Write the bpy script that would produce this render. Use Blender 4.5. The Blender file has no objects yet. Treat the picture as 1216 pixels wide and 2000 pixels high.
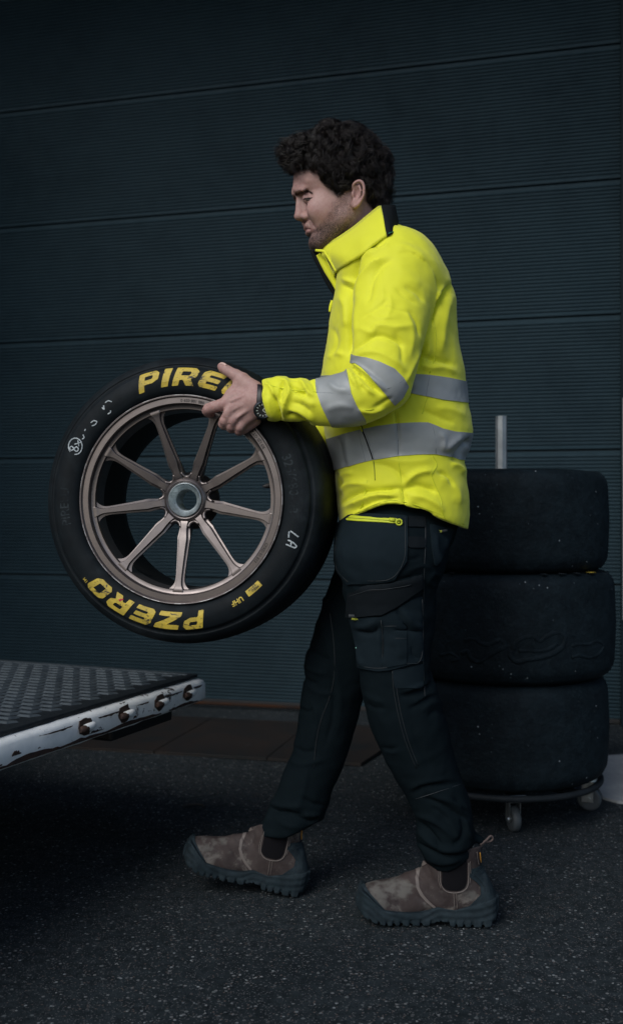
import bpy, bmesh, math, random
import numpy as np
from mathutils import Vector, Matrix
random.seed(7); rng = np.random.default_rng(7)
sc = bpy.context.scene
# ---------------------------------------------------------------- camera
F_PX, CAM_H = 1950.0, 0.955          # focal length in photo pixels, eye height
cam = bpy.data.cameras.new('camera'); cam_o = bpy.data.objects.new('camera', cam)
sc.collection.objects.link(cam_o); sc.camera = cam_o
cam.sensor_fit = 'VERTICAL'; cam.sensor_height = 36.0; cam.lens = 36.0*F_PX/2000.0
cam.clip_start = 0.05; cam.clip_end = 500
cam_o.location = (0, 0, CAM_H); cam_o.rotation_euler = (math.radians(90), 0, 0)
cam.dof.use_dof = True; cam.dof.focus_distance = 2.2; cam.dof.aperture_fstop = 3.2
# ---------------------------------------------------------------- world, sun, exposure
SUN_EL, SUN_AZ = 40.0, 213.0         # azimuth clockwise from +Y (north): behind the camera, to the right
w = bpy.data.worlds.new('World'); sc.world = w; w.use_nodes = True
nt = w.node_tree; bg = nt.nodes['Background']
sky = nt.nodes.new('ShaderNodeTexSky'); sky.sky_type = 'NISHITA'; sky.sun_disc = False
sky.sun_elevation = math.radians(SUN_EL); sky.sun_rotation = math.radians(SUN_AZ)
sky.dust_density = 2.0; sky.air_density = 1.0; sky.ozone_density = 2.0
nt.links.new(sky.outputs[0], bg.inputs[0]); bg.inputs[1].default_value = 0.090
sun = bpy.data.lights.new('sun', 'SUN'); sun.energy = 1.35; sun.angle = math.radians(36); sun.color = (1.0, 0.985, 0.96)
sun_o = bpy.data.objects.new('sun', sun); sc.collection.objects.link(sun_o)
az, el = math.radians(SUN_AZ), math.radians(SUN_EL)
sdir = Vector((math.sin(az)*math.cos(el), math.cos(az)*math.cos(el), math.sin(el)))
sun_o.rotation_euler = (-sdir).to_track_quat('-Z', 'Y').to_euler(); sun_o.location = (3, -4, 6)
vs = sc.view_settings
vs.view_transform = 'Standard'; vs.look = 'None'; vs.gamma = 1.0; vs.exposure = 0.25; vs.use_curve_mapping = False
sc.render.film_transparent = False
# ---------------------------------------------------------------- helpers
ROOT = {}                            # object name -> world position of its thing's origin
def W(px, py, Y):                    # a pixel of the photograph at depth Y -> a point of the place
    return np.array([(px-608.0)*Y/F_PX, Y, CAM_H-(py-1000.0)*Y/F_PX])
def PX(V):                           # the other way round
    return np.stack([608+F_PX*V[:, 0]/V[:, 1], 1000-F_PX*(V[:, 2]-CAM_H)/V[:, 1]], 1)
def new_mesh(name, V, F, mat=None, smooth=True):
    me = bpy.data.meshes.new(name)
    V = np.asarray(V, dtype=np.float64)
    if isinstance(F, np.ndarray) and F.ndim == 2:
        n, k = F.shape
        me.vertices.add(len(V)); me.vertices.foreach_set('co', V.astype(np.float32).ravel())
        me.loops.add(n*k); me.loops.foreach_set('vertex_index', F.astype(np.int32).ravel())
        me.polygons.add(n); me.polygons.foreach_set('loop_start', np.arange(0, n*k, k, dtype=np.int32))
        me.update(calc_edges=True); me.validate()
    else:
        me.from_pydata([tuple(v) for v in V], [], [tuple(int(i) for i in f) for f in F]); me.update()
    if smooth: me.polygons.foreach_set('use_smooth', [True]*len(me.polygons))
    if mat: me.materials.append(mat)
    return me
def link(o): sc.collection.objects.link(o); return o
def thing(name, label, cat, loc=(0, 0, 0), group=None):
    o = link(bpy.data.objects.new(name, None)); o.location = loc; o.empty_display_size = 0.1
    o['label'] = label; o['category'] = cat
    if group: o['group'] = group
    ROOT[o.name] = np.array(loc, dtype=float)
    return o
def part(name, V, F, mat, parent=None, smooth=True, local=False, label=None):
    V = np.asarray(V, dtype=float)
    if parent is not None and not local: V = V-ROOT[parent.name]
    o = link(bpy.data.objects.new(name, new_mesh(name, V, F, mat, smooth)))
    if parent is not None:
        o.parent = parent; ROOT[o.name] = ROOT[parent.name]
    else: ROOT[o.name] = np.zeros(3)
    if label: o['label'] = label
    return o
def tag(o, label=None, cat=None, group=None, kind=None):
    if label: o['label'] = label
    if cat: o['category'] = cat
    if group: o['group'] = group
    if kind: o['kind'] = kind
    return o
def sharp(o, deg=35):                # flat across edges sharper than deg
    me = o.data
    bm = bmesh.new(); bm.from_mesh(me)
    for e in bm.edges:
        if len(e.link_faces) == 2 and e.calc_face_angle(0) > math.radians(deg): e.smooth = False
    bm.to_mesh(me); bm.free(); return o
class MB:                            # collects simple shapes into one mesh
    def __init__(s): s.V = []; s.F = []
    def add(s, V, F):
        n = len(s.V); s.V += [tuple(v) for v in V]; s.F += [tuple(i+n for i in f) for f in F]; return s
    def box(s, c, d, M=None, bev=0.0):
        bm = bmesh.new(); bmesh.ops.create_cube(bm, size=1)
        for v in bm.verts: v.co = Vector((v.co.x*d[0], v.co.y*d[1], v.co.z*d[2]))
        if bev: bmesh.ops.bevel(bm, geom=list(bm.edges), offset=bev, segments=2, profile=0.5, affect='EDGES')
        bm.verts.index_update()
        V = [v.co.copy() for v in bm.verts]; Fs = [[v.index for v in f.verts] for f in bm.faces]; bm.free()
        if M is not None: V = [M @ v for v in V]
        s.add([(v[0]+c[0], v[1]+c[1], v[2]+c[2]) for v in V], Fs); return s
    def build(s, name, mat, parent=None, smooth=False, local=False, label=None):
        return part(name, s.V, s.F, mat, parent, smooth, local, label)
def lathe(prof, n=96, closed=False):  # prof: (axial, radius); axis = local Y
    V = []; m = len(prof)
    for i in range(n):
        a = 2*math.pi*i/n
        for d, r in prof: V.append((r*math.cos(a), d, r*math.sin(a)))
    F = []
    for i in range(n):
        j = (i+1) % n
        for k in range(m if closed else m-1):
            l = (k+1) % m
            F.append((i*m+k, i*m+l, j*m+l, j*m+k))
    return V, F
def zlathe(prof, c, n=72, closed=False):
    V, F = lathe([(z, r) for r, z in prof], n, closed)
    return [(c[0]+x, c[1]+z, c[2]+y) for x, y, z in V], [f[::-1] for f in F]
def tube(P, R, n=8, cap=True, flat=None):   # swept round tube along points P, radius R (scalar or list)
    P = np.asarray(P, float); m = len(P)
    R = np.full(m, R) if np.isscalar(R) else np.asarray(R, float)
    T = np.gradient(P, axis=0); T /= np.linalg.norm(T, axis=1)[:, None]+1e-12
    up = np.array([0, 0, 1.0]) if abs(T[0][2]) < 0.9 else np.array([0, 1.0, 0])
    N = np.cross(T[0], up); N /= np.linalg.norm(N)
    V = []
    for i in range(m):
        N = N-T[i]*N.dot(T[i]); N /= np.linalg.norm(N); B = np.cross(T[i], N)
        for k in range(n):
            a = 2*math.pi*k/n; V.append(P[i]+R[i]*(math.cos(a)*N+math.sin(a)*B))
    F = [(i*n+k, i*n+(k+1) % n, (i+1)*n+(k+1) % n, (i+1)*n+k) for i in range(m-1) for k in range(n)]
    if cap: F += [tuple(range(n))[::-1], tuple(range((m-1)*n, m*n))]
    return np.array(V), F
def catmull(P, k=8):
    P = np.asarray(P, float); n = len(P)
    if n < 3: return np.array([P[0]+(P[-1]-P[0])*t for t in np.linspace(0, 1, k+1)])
    Q = np.vstack([2*P[0]-P[1], P, 2*P[-1]-P[-2]]); out = []
    for i in range(n-1):
        a, b, c, d = Q[i:i+4]
        for t in np.linspace(0, 1, k, endpoint=False):
            out.append(0.5*((2*b)+(-a+c)*t+(2*a-5*b+4*c-d)*t*t+(-a+3*b-3*c+d)*t**3))
    out.append(P[-1]); return np.array(out)
# ---------------------------------------------------------------- materials
def M(name, col, rough=0.5, metal=0.0, mott=None, speck=None, bump=None, sheen=0, spec=0.5, wear=None, coat=0, scl=(1, 1, 1), rvar=0):
    """mott=(scale, colour, amount[, lo, hi]); speck=(scale, colour, size); bump=[(scale, strength, dist)]; wear=(scale, colour, lo, hi)"""
    m = bpy.data.materials.new(name); m.use_nodes = True; t = m.node_tree; N = t.nodes; L = t.links
    b = N['Principled BSDF']; b.inputs['Roughness'].default_value = rough; b.inputs['Metallic'].default_value = metal
    b.inputs['Specular IOR Level'].default_value = spec
    if sheen: b.inputs['Sheen Weight'].default_value = sheen; b.inputs['Sheen Roughness'].default_value = 0.5
    if coat: b.inputs['Coat Weight'].default_value = coat
    tc = N.new('ShaderNodeTexCoord'); mp = N.new('ShaderNodeMapping'); L.new(tc.outputs['Object'], mp.inputs[0])
    mp.inputs['Scale'].default_value = scl
    co = mp.outputs[0]; cur = None
    def rgb(c):
        n = N.new('ShaderNodeRGB'); n.outputs[0].default_value = (*c, 1); return n.outputs[0]
    def mix(fac, a, bb):
        n = N.new('ShaderNodeMix'); n.data_type = 'RGBA'; L.new(fac, n.inputs[0]); L.new(a, n.inputs[6]); L.new(bb, n.inputs[7]); return n.outputs[2]
    def noise(s, detail=6, rgh=0.6, dist=0):
        n = N.new('ShaderNodeTexNoise'); n.inputs['Scale'].default_value = s; n.inputs['Detail'].default_value = detail
        n.inputs['Roughness'].default_value = rgh; n.inputs['Distortion'].default_value = dist; L.new(co, n.inputs['Vector']); return n.outputs[0]
    def ramp(x, lo, hi, amt=1.0):
        n = N.new('ShaderNodeMapRange'); n.inputs['From Min'].default_value = lo; n.inputs['From Max'].default_value = hi
        n.inputs['To Max'].default_value = amt; n.interpolation_type = 'SMOOTHSTEP'; L.new(x, n.inputs[0]); return n.outputs[0]
    cur = rgb(col)
    for q in ([mott] if mott and not isinstance(mott, list) else (mott or [])):
        lo, hi = (q[3], q[4]) if len(q) > 3 else (0.35, 0.65)
        cur = mix(ramp(noise(q[0]), lo, hi, q[2]), cur, rgb(q[1]))
    for q in (speck or []):
        v = N.new('ShaderNodeTexVoronoi'); v.inputs['Scale'].default_value = q[0]; L.new(co, v.inputs['Vector'])
        nf = ramp(v.outputs['Color'], q[3] if len(q) > 3 else 0.6, (q[3] if len(q) > 3 else 0.6)+0.02)
        d = ramp(v.outputs['Distance'], q[2], q[2]*0.6)
        mu = N.new('ShaderNodeMath'); mu.operation = 'MULTIPLY'; L.new(nf, mu.inputs[0]); L.new(d, mu.inputs[1])
        cur = mix(mu.outputs[0], cur, rgb(q[1]))
    for q in (wear or []):
        cur = mix(ramp(noise(q[0], 10, 0.7, 0.4), q[2], q[3]), cur, rgb(q[1]))
    L.new(cur, b.inputs['Base Color'])
    if rvar:
        r = N.new('ShaderNodeMapRange'); r.inputs['To Min'].default_value = rough-rvar; r.inputs['To Max'].default_value = rough+rvar
        L.new(noise(30), r.inputs[0]); L.new(r.outputs[0], b.inputs['Roughness'])
    prev = None
    for q in (bump or []):
        bp = N.new('ShaderNodeBump'); bp.inputs['Strength'].default_value = q[1]; bp.inputs['Distance'].default_value = q[2]
        L.new(noise(q[0], 8, 0.65), bp.inputs['Height'])
        if prev: L.new(prev, bp.inputs['Normal'])
        prev = bp.outputs[0]
    if prev: L.new(prev, b.inputs['Normal'])
    return m
# ================================================================ SETTING
m_door = M('door_paint', (0.0190, 0.0385, 0.0505), 0.50, 0.0, spec=0.07, mott=[(1.3, (0.0125, 0.0260, 0.0350), 0.85), (5, (0.0225, 0.043, 0.055), 0.45), (14, (0.0225, 0.0440, 0.057), 0.35)], bump=[(140, 0.12, 0.001)], rvar=0.08)
m_black = M('black_rubber_seal', (0.012, 0.013, 0.014), 0.7)
m_asph = M('asphalt', (0.030, 0.040, 0.0455), 0.9, 0.0, spec=0.06,
           mott=[(0.9, (0.016, 0.0225, 0.0260), 0.8), (4, (0.034, 0.044, 0.050), 0.5), (35, (0.008, 0.012, 0.014), 0.6), (150, (0.032, 0.037, 0.040), 0.6, 0.5, 0.75)],
           speck=[(95, (0.16, 0.17, 0.175), 0.42, 0.80), (140, (0.10, 0.085, 0.08), 0.40, 0.76), (60, (0.22, 0.245, 0.255), 0.24, 0.76), (38, (0.11, 0.125, 0.13), 0.20, 0.72), (210, (0.09, 0.095, 0.10), 0.45, 0.6)],
           wear=[(2.6, (0.05, 0.022, 0.010), 0.70, 0.80), (7, (0.030, 0.036, 0.039), 0.60, 0.72)],
           bump=[(150, 0.9, 0.006), (420, 0.6, 0.002)])
m_plate = M('rusty_steel_plate', (0.024, 0.021, 0.020), 0.65, 0.2, spec=.25,
            mott=[(3, (0.012, 0.016, 0.018), 0.85), (9, (0.030, 0.021, 0.017), 0.5)], wear=[(5, (0.12, 0.045, 0.015), 0.66, 0.74), (14, (0.10, 0.11, 0.115), 0.66, 0.72)],
            bump=[(60, 0.3, 0.002)], scl=(1, 1, 1))
m_conc = M('concrete', (0.36, 0.38, 0.38), 0.85, mott=[(6, (0.22, 0.24, 0.245), 0.7), (60, (0.26, 0.27, 0.28), 0.5)], bump=[(80, 0.5, 0.003)])
m_galv = M('galvanised_steel', (0.42, 0.45, 0.46), 0.42, 0.75, mott=[(25, (0.28, 0.31, 0.32), 0.7)], bump=[(60, 0.15, 0.001)])
m_jamb = M('grey_jamb_paint', (0.22, 0.24, 0.26), 0.5, 0.1, mott=[(8, (0.16, 0.18, 0.2), 0.6)])

# ground: one sheet with a gentle unevenness near the camera
def ground():
    xs = np.concatenate([[-200, -60, -20, -8], np.linspace(-4, 4, 161), [8, 20, 60, 200]])
    ys = np.concatenate([[-200, -60, -20, -6], np.linspace(-1, 6, 141), [10, 20, 60, 200]])
    X, Y = np.meshgrid(xs, ys, indexing='ij')
    Z = 0.0025*np.sin(X*3.1+1)*np.sin(Y*2.7)+0.0012*np.sin(X*11+Y*7)*np.sin(Y*13-X*3)
    Z = np.where((abs(X) > 4) | (Y < -1) | (Y > 6), 0, Z)-0.002
    n, m = len(xs), len(ys); I = np.arange(n*m).reshape(n, m)
    F = np.stack([I[:-1, :-1], I[1:, :-1], I[1:, 1:], I[:-1, 1:]], -1).reshape(-1, 4)
    o = part('ground', np.stack([X, Y, Z], -1).reshape(-1, 3), F, m_asph); tag(o, kind='structure')
ground()
# loose chips and the proud aggregate of the worn asphalt
def chips():
    rs = np.random.default_rng(3); n = 9000
    Y = 1.75+rs.random(n)**1.2*2.9; X = (rs.random(n)*2-1)*(Y*0.34)
    V = []; F = []; base = np.array([(1, 0, 0), (0, 1, 0), (-1, 0, 0), (0, -1, 0), (0, 0, .8), (.7, .7, 0)])
    a = rs.random(n)*6.28; s = 0.0008+0.0026*rs.random(n)**3
    allV = []; allF = []
    tri = np.array([(0, 5, 4), (5, 1, 4), (1, 2, 4), (2, 3, 4), (3, 0, 4)])
    for i in range(n):
        c, q = math.cos(a[i]), math.sin(a[i])
        b = base*np.array([s[i]*(0.8+0.9*rs.random()), s[i], s[i]*0.8])
        allV.append(np.stack([X[i]+b[:, 0]*c-b[:, 1]*q, Y[i]+b[:, 0]*q+b[:, 1]*c, b[:, 2]+0.0008], 1)); allF.append(tri+6*i)
    m = M('pale_chippings', (0.075, 0.085, 0.09), 0.8, spec=.1, mott=[(4, (0.035, 0.042, 0.046), 0.9), (9, (0.20, 0.215, 0.22), 0.7, 0.55, 0.6)])
    o = part('loose_chippings', np.vstack(allV), np.vstack(allF), m, smooth=False)
    tag(o, 'pale stone chippings strewn over the dark asphalt', 'chippings', kind='stuff')
chips()

# sectional door (the wall behind): frame is a line in plan
A0 = np.array([(0-608)*(1950/369.)/F_PX, 1950/369.]); A1 = np.array([608*(1950/434.)/F_PX, 1950/434.])
U = (A1-A0)/np.linalg.norm(A1-A0); NRM = np.array([U[1], -U[0]])       # unit along the door; NRM points to the camera side
if NRM[1] > 0: NRM = -NRM
def DW(s, out, z):                   # s metres along the door from A0, out metres towards the camera
    p = A0+U*s+NRM*out; return (p[0], p[1], z)
LEN = np.linalg.norm(A1-A0)
S0, S1 = -2.6, LEN-0.012
door = thing('sectional_door', 'dark blue grey sectional door of finely ribbed panels behind the man', 'garage door', DW((S0+S1)/2, 0, 0))
PITCH = 0.6095
def panel(k):
    z0, z1 = 0.022+k*PITCH, 0.022+(k+1)*PITCH-0.0085
    pr = [(-0.03, z0), (0.0, z0), (0.002, z0+0.002), (0.002, z0+0.010)]
    nr = 34; a, b = z0+0.013, z1-0.018; p = (b-a)/nr
    for i in range(nr):
        z = a+i*p
        pr += [(-0.0015, z+p*0.08), (-0.0015, z+p*0.40), (0.0040, z+p*0.56), (0.0050, z+p*0.74), (0.0036, z+p*0.96)]
    pr += [(0.0015, z1-0.016), (0.0015, z1-0.003), (0.0, z1), (-0.03, z1)]
    ss = np.linspace(S0, S1, 40)
    V = [DW(s, o+0.0010*math.sin(s*2.3+k*1.7)*math.sin((z-z0)/(z1-z0)*3.14), z) for s in ss for o, z in pr]; m = len(pr)
    F = [(i*m+j, (i+1)*m+j, (i+1)*m+j+1, i*m+j+1) for i in range(len(ss)-1) for j in range(m-1)]
    o = part('panel', V, F, m_door, door); sharp(o, 25)
for k in range(7): panel(k)
bk = MB(); Mz = Matrix.Rotation(math.atan2(U[1], U[0]), 3, 'Z')
c = DW((S0+S1)/2, -0.045, 2.2); bk.box(c, (S1-S0, 0.02, 4.4), Mz); bk.build('backing', m_black, door)
sl = MB(); c = DW((S0+S1)/2, -0.005, 0.011); sl.box(c, (S1-S0, 0.03, 0.022), Mz, 0.004); sl.build('bottom_seal', m_black, door)
# the building round the door
m_clad = M('dark_cladding', (0.009, 0.018, 0.024), 0.6, spec=.1, mott=[(4, (0.007, 0.014, 0.019), 0.6)], bump=[(30, 0.1, 0.003)])
bw = MB()
bw.box(DW((S1+6)/2+0.001, -0.03, 2.6), (6-S1, 0.16, 5.2), Mz); bw.box(DW((S0-3)/2-0.001, -0.03, 2.6), (abs(-3-S0), 0.16, 5.2), Mz)
bw.box(DW((S0+S1)/2, -0.01, 4.85), (S1-S0, 0.2, 0.86), Mz)
bw.box(DW((S0+S1)/2, 0.95, 4.45), (S1-S0+4, 1.9, 0.12), Mz)  # canopy out of view, added to shade the top of the door
tag(bw.build('wall_and_added_canopy', m_clad), 'dark clad wall round the sectional door, with an unseen canopy added for shade', 'wall')
jb = thing('door_jamb', 'pale grey upright jamb strip at the right end of the door', 'door jamb', DW(S1+0.03, 0.06, 0))
j1 = MB(); j1.box(DW(S1+0.036, 0.066, 0.968), (0.06, 0.012, 0.984), Mz, 0.002); j1.box(DW(S1+0.012, 0.066, 0.968), (0.012, 0.03, 0.984), Mz, 0.002)
j1.build('angle_strip', m_jamb, jb)
j2 = MB()
for z in (0.55, 0.97, 1.39): j2.box(DW(S1+0.045, 0.08, z), (0.014, 0.01, 0.014), Mz, 0.002)
j2.build('bolt', m_galv, jb)
# rusty threshold plate, laid before the door
def quad_plate(name, pts, z0, z1, mat, parent=None):
    V = [(*p, z0) for p in pts]+[(*p, z1) for p in pts]; n = len(pts)
    F = [tuple(range(n, 2*n)), tuple(range(n))[::-1]]+[(i, (i+1) % n, n+(i+1) % n, n+i) for i in range(n)]
    mb = MB(); mb.add(V, F); return mb.build(name, mat, parent)
def G(px, py, z=0.0):                # ground point under a pixel
    Y = (CAM_H-z)*F_PX/(py-1000); return np.array([(px-608)*Y/F_PX, Y])
tp = thing('threshold_plate', 'rust brown steel plate lying on the asphalt before the door', 'steel plate', (*G(430, 1460), 0))
def gy(x): return 1463+(x-131)*(25/431.)
segs = [(60, 300), (302, 520), (522, 705)]
for a, b in segs:
    p0, p1 = G(a, gy(a)), G(b, gy(b))
    q0 = p0+(-NRM)*0.66; q1 = p1+(-NRM)*0.66
    if b == 705: q1 = p1+(-NRM)*0.66+U*0.10
    o = quad_plate('plate_section', [p0, p1, q1, q0], 0.0, 0.012, m_plate, tp)
rail = MB(); g0, g1 = DW(-1.2, 0.10, 0.02), DW(LEN*0.62, 0.10, 0.02)
V, F = tube([g0, g1], 0.009, 8); 
part('floor_rail', V, F, M('orange_rust', (0.055, 0.026, 0.015), 0.8, spec=.1, mott=[(5, (0.03, 0.025, 0.022), 0.9)], bump=[(80, .5, .002)]), tp)
# pale concrete apron at the right
pts = [G(1158, 1480), G(1300, 1470), G(1330, 1580), G(1205, 1568), G(1176, 1560), G(1162, 1530), G(1170, 1505)]
tag(quad_plate('concrete_apron', pts, -0.02, 0.006, m_conc), kind='structure')
# curled black rubber scrap on the ground
Y = 0.955*F_PX/578
P = catmull([W(358, 1578, Y), W(368, 1572, Y)+[0, .01, .004], W(385, 1570, Y)+[0, .01, .006], W(397, 1573, Y), W(398, 1578, Y)-[0, .01, 0]], 6); P[:, 2] = 0.006+0.004*np.sin(np.linspace(0, 3, len(P)))
V, F = tube(P, 0.0045, 6); o = part('rubber_scrap', V, F, m_black); tag(o, 'small curled strip of black rubber lying on the asphalt', 'rubber scrap')
# rust stains are in the asphalt; add a bent scrap of leaf by the near boot
# ================================================================ TAIL LIFT
m_deck = M('worn_dark_steel', (0.014, 0.019, 0.023), 0.6, 0.2, spec=.2, mott=[(12, (0.008, 0.011, 0.014), 0.7), (90, (0.03, 0.036, 0.04), 0.5)], bump=[(120, 0.3, 0.001)])
m_loz = M('bright_worn_tread', (0.052, 0.068, 0.080), 0.55, 0.3, spec=.25, mott=[(9, (0.028, 0.037, 0.045), 0.7), (60, (0.075, 0.092, 0.102), 0.6)], bump=[(200, 0.3, 0.001)])
m_white = M('chipped_white_paint', (0.84, 0.87, 0.86), 0.5, 0.0, mott=[(20, (0.66, 0.70, 0.70), 0.6)],
            wear=[(11, (0.030, 0.020, 0.018), 0.585, 0.61), (40, (0.035, 0.028, 0.027), 0.63, 0.66)], bump=[(50, 0.4, 0.002)])
m_rust = M('rusted_bolt', (0.030, 0.019, 0.017), 0.7, 0.2, mott=[(60, (0.07, 0.036, 0.022), 0.6)], bump=[(200, .6, .002)])
dA = np.array([0.436, 1.0]); dA /= np.linalg.norm(dA)        # side edge, away from the camera
dB = np.array([-2.417, 1.0]); dB /= np.linalg.norm(dB)       # far edge, to the left
C0 = np.array([(376-608)*2.9/F_PX, 2.9]); ZD = 0.487
def DK(a, b, z): p = C0-dA*a+dB*b; return np.array([p[0], p[1], z])
lift = thing('tail_lift_platform', 'steel tread plate loading platform with a chipped white edge beam', 'loading platform', tuple(DK(0.8, 1.0, 0)))
LA_, LB_ = 1.9, 2.3
RM = Matrix(((dB[0], -dA[0], 0), (dB[1], -dA[1], 0), (0, 0, 1)))     # local x = b (left), local y = a (to camera)
db = MB(); db.box(DK(LA_/2, LB_/2+0.006, ZD-0.005), (LB_, LA_, 0.006), RM); db.build('deck_plate', m_deck, lift)
# tread lozenges
lz = MB(); ang = math.radians(6)
nb = 0
for i in range(48):
    for j in range(46):
        a = 0.055+i*0.0385; b = 0.040+j*0.056+(0.028 if i % 2 else 0)
        if a > LA_-0.03 or b > LB_-0.03: continue
        hx, hy = 0.0190, 0.0125; sk = 0.007
        ring = [(-hx-sk, -hy), (hx-sk, -hy), (hx+sk, hy), (-hx+sk, hy)]
        o = [DK(a+y, b+x, ZD-0.002) for x, y in ring]; t = [DK(a+y*0.72, b+x*0.78, ZD+0.0022) for x, y in ring]
        lz.add(o+t, [(4, 5, 6, 7), (0, 1, 5, 4), (1, 2, 6, 5), (2, 3, 7, 6), (3, 0, 4, 7)]); nb += 1
tag(lz.build('tread_pattern', m_loz, lift), kind='stuff')
# raised strip along the far edge, dark angle and white beam along the side edge
fe = MB(); fe.box(DK(0.016, LB_/2, ZD-0.014), (LB_, 0.028, 0.03), RM, 0.003); fe.build('far_edge_strip', m_loz, lift)
an = MB(); an.box(DK(LA_/2, -0.006, ZD-0.006), (0.024, LA_, 0.010), RM, 0.003); an.build('edge_angle', m_deck, lift)
def beam():
    pr = [(-0.018, ZD-0.013), (-0.034, ZD-0.018), (-0.041, ZD-0.026), (-0.042, ZD-0.068), (-0.036, ZD-0.076), (-0.010, ZD-0.078), (0.004, ZD-0.074), (0.004, ZD-0.016)]
    ss = np.linspace(-0.0, LA_, 60); V = []; r = np.random.default_rng(5)
    ss = np.concatenate([[-0.006], ss]); 
    for n_, s in enumerate(ss):
        for b, z in pr:
            k = 0.8 if n_ == 0 else 1
            V.append(DK(s, (b+0.018)*k-0.018+0.0007*r.standard_normal(), (z-(ZD-0.045))*k+ZD-0.045+0.0006*r.standard_normal()))
    m = len(pr); F = [(i*m+j, (i+1)*m+j, (i+1)*m+(j+1) % m, i*m+(j+1) % m) for i in range(len(ss)-1) for j in range(m)]
    F += [tuple(range(m))[::-1], tuple(range((len(ss)-1)*m, len(ss)*m))]
    return sharp(part('edge_beam', V, F, m_white, lift), 50)
bm_ = beam()
def roller(a):
    c = DK(a, -0.0425, ZD-0.042)
    out = np.array([-dB[0], -dB[1], 0]); along = np.array([dA[0], dA[1], 0]); up = np.array([0, 0, 1.0])
    # rust-eaten patch round the fitting
    V = []; r_ = np.random.default_rng(int(a*1000)); n = 18
    for i in range(n):
        t = 2*math.pi*i/n; q = 1+.35*r_.random(); V.append(c+along*.021*math.cos(t)*q+up*(.019*math.sin(t)*q+.004))
    V2 = [v+out*.0022 for v in V]; mb = MB(); mb.add(V+V2, [tuple(range(n, 2*n))]+[(i, (i+1) % n, n+(i+1) % n, n+i) for i in range(n)]); mb.build('rust_patch', m_rust, lift)
    P = [c-along*0.026+out*0.0075, c-along*0.022+out*0.0085, c-along*0.004+out*0.0085, c+along*.006+out*.006]
    V, F = tube(P, [0.0055, 0.0088, 0.0088, .0070], 10); sharp(part('bolt', V, F, m_rust, lift), 50)
    P = [c-along*0.008+out*0.007+up*.001, c+along*0.012+out*0.0085+up*.002, c+along*0.026+out*0.006+up*.003]
    V, F = tube(P, [0.0092, 0.0098, 0.0080], 12); sharp(part('bolt_sleeve', V, F, m_white, lift), 50)
for px in (366, 312, 243, 165, -70): 
    # solve a from pixel column
    best = min(np.linspace(0, LA_, 800), key=lambda a: abs(608+F_PX*DK(a, -0.042, 0)[0]/DK(a, -0.042, 0)[1]-px)); roller(best)
# rust-eaten edges of the beam: thin ragged flakes of bare brown steel
rf = np.random.default_rng(9)
def flake(a0, a1, z0, z1, jag):
    n = 14; t = np.linspace(0, 1, n); out = np.array([-dB[0], -dB[1], 0])*0.0018
    up_ = [DK(a0+(a1-a0)*x, -0.0425, ZD+z1+(z0-z1)*(1-math.sin(math.pi*min(max(x, .03), .97))**.6)+jag*rf.normal()) for x in t]
    lo_ = [DK(a0+(a1-a0)*x, -0.0425, ZD+z0+jag*.3*rf.normal()) for x in t]
    V = [p+out for p in lo_]+[p+out for p in up_]; F = [(i, i+1, n+i+1, n+i) for i in range(n-1)]
    V += [p for p in lo_]+[p for p in up_]; F += [(n+i, n+i+1, 3*n+i+1, 3*n+i) for i in range(n-1)]
    mb = MB(); mb.add(V, F); mb.build('rust_flake', m_rust, lift)
for a0, a1, h in [(.04, .20, .008), (.24, .50, .010), (.46, .70, .007), (.66, .86, .012), (.84, .98, .006), (.96, 1.05, .013), (1.10, 1.3, .008)]: flake(a0, a1, -.071, -.071+h, .0010)
for a0, a1, h in [(.02, .07, .010), (.13, .22, .007), (.30, .36, .006), (.42, .52, .008), (.62, .74, .006), (.90, 1.0, .009), (1.05, 1.1, .005)]: flake(a0, a1, -.027, -.027-h*.6, .0008)
for a0, a1, z, h in [(.245, .27, -.048, .006), (.50, .56, -.060, .004), (.80, .83, -.052, .008), (.86, .93, -.064, .005), (.96, 1.0, -.05, .014), (.355, .37, -.058, .004)]: flake(a0, a1, z, z+h, .0010)
sb = MB(); sb.box(DK(0.20, 0.10, ZD-0.105), (0.13, 0.30, 0.05), RM, 0.008)
sb.box(DK(0.95, 0.35, ZD-0.045), (0.06, 1.8, 0.07), RM, 0.005); sb.box(DK(0.95, 1.5, ZD-0.045), (0.06, 1.8, 0.07), RM, 0.005)
sb.build('support_block', M('black_steel', (0.016, 0.018, 0.02), 0.5, 0.3, bump=[(60, .2, .001)]), lift)

# ================================================================ UNSEEN TRUCK BEHIND THE PLATFORM, ADDED FOR ITS SHADE ON THE LEFT
trk = thing('added_shade_truck', 'unseen box truck added left of the frame to shade the door and ground', 'truck', tuple(DK(1.1, 4.5, 0)))
m_box = M('grey_truck_panel', (0.10, 0.11, 0.12), 0.5, bump=[(20, .1, .002)])
tb = MB(); tb.box(DK(0.95, 2.42+2.7, 2.20), (5.4, 2.7, 3.1), RM, .03); tb.build('added_cargo_box', m_box, trk)
tb = MB()
for a in (0.45, 1.65): tb.box(DK(a, 2.35+3.3, 0.55), (6.4, 0.09, 0.18), RM, .01)
tb.box(DK(1.05, 2.36, 0.42), (0.10, 2.3, 0.12), RM, .01); tb.build('added_chassis', bpy.data.materials['black_steel'], trk)
for b in (4.0, 7.6):
    for a in (0.05, 2.05):
        V, F = lathe([(-.12, .26), (-.13, .40), (-.10, .455), (0, .46), (.10, .455), (.13, .40), (.12, .26)], 40)
        c = DK(a, b, .46); part('added_truck_wheel', [c+np.array(RM @ Vector((x, y, z))) for x, y, z in V], F, m_black, trk)
tb = MB(); tb.box(DK(1.05, 8.95, 1.35), (1.9, 2.2, 1.9), RM, .15); tb.build('added_cab', m_box, trk)
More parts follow.
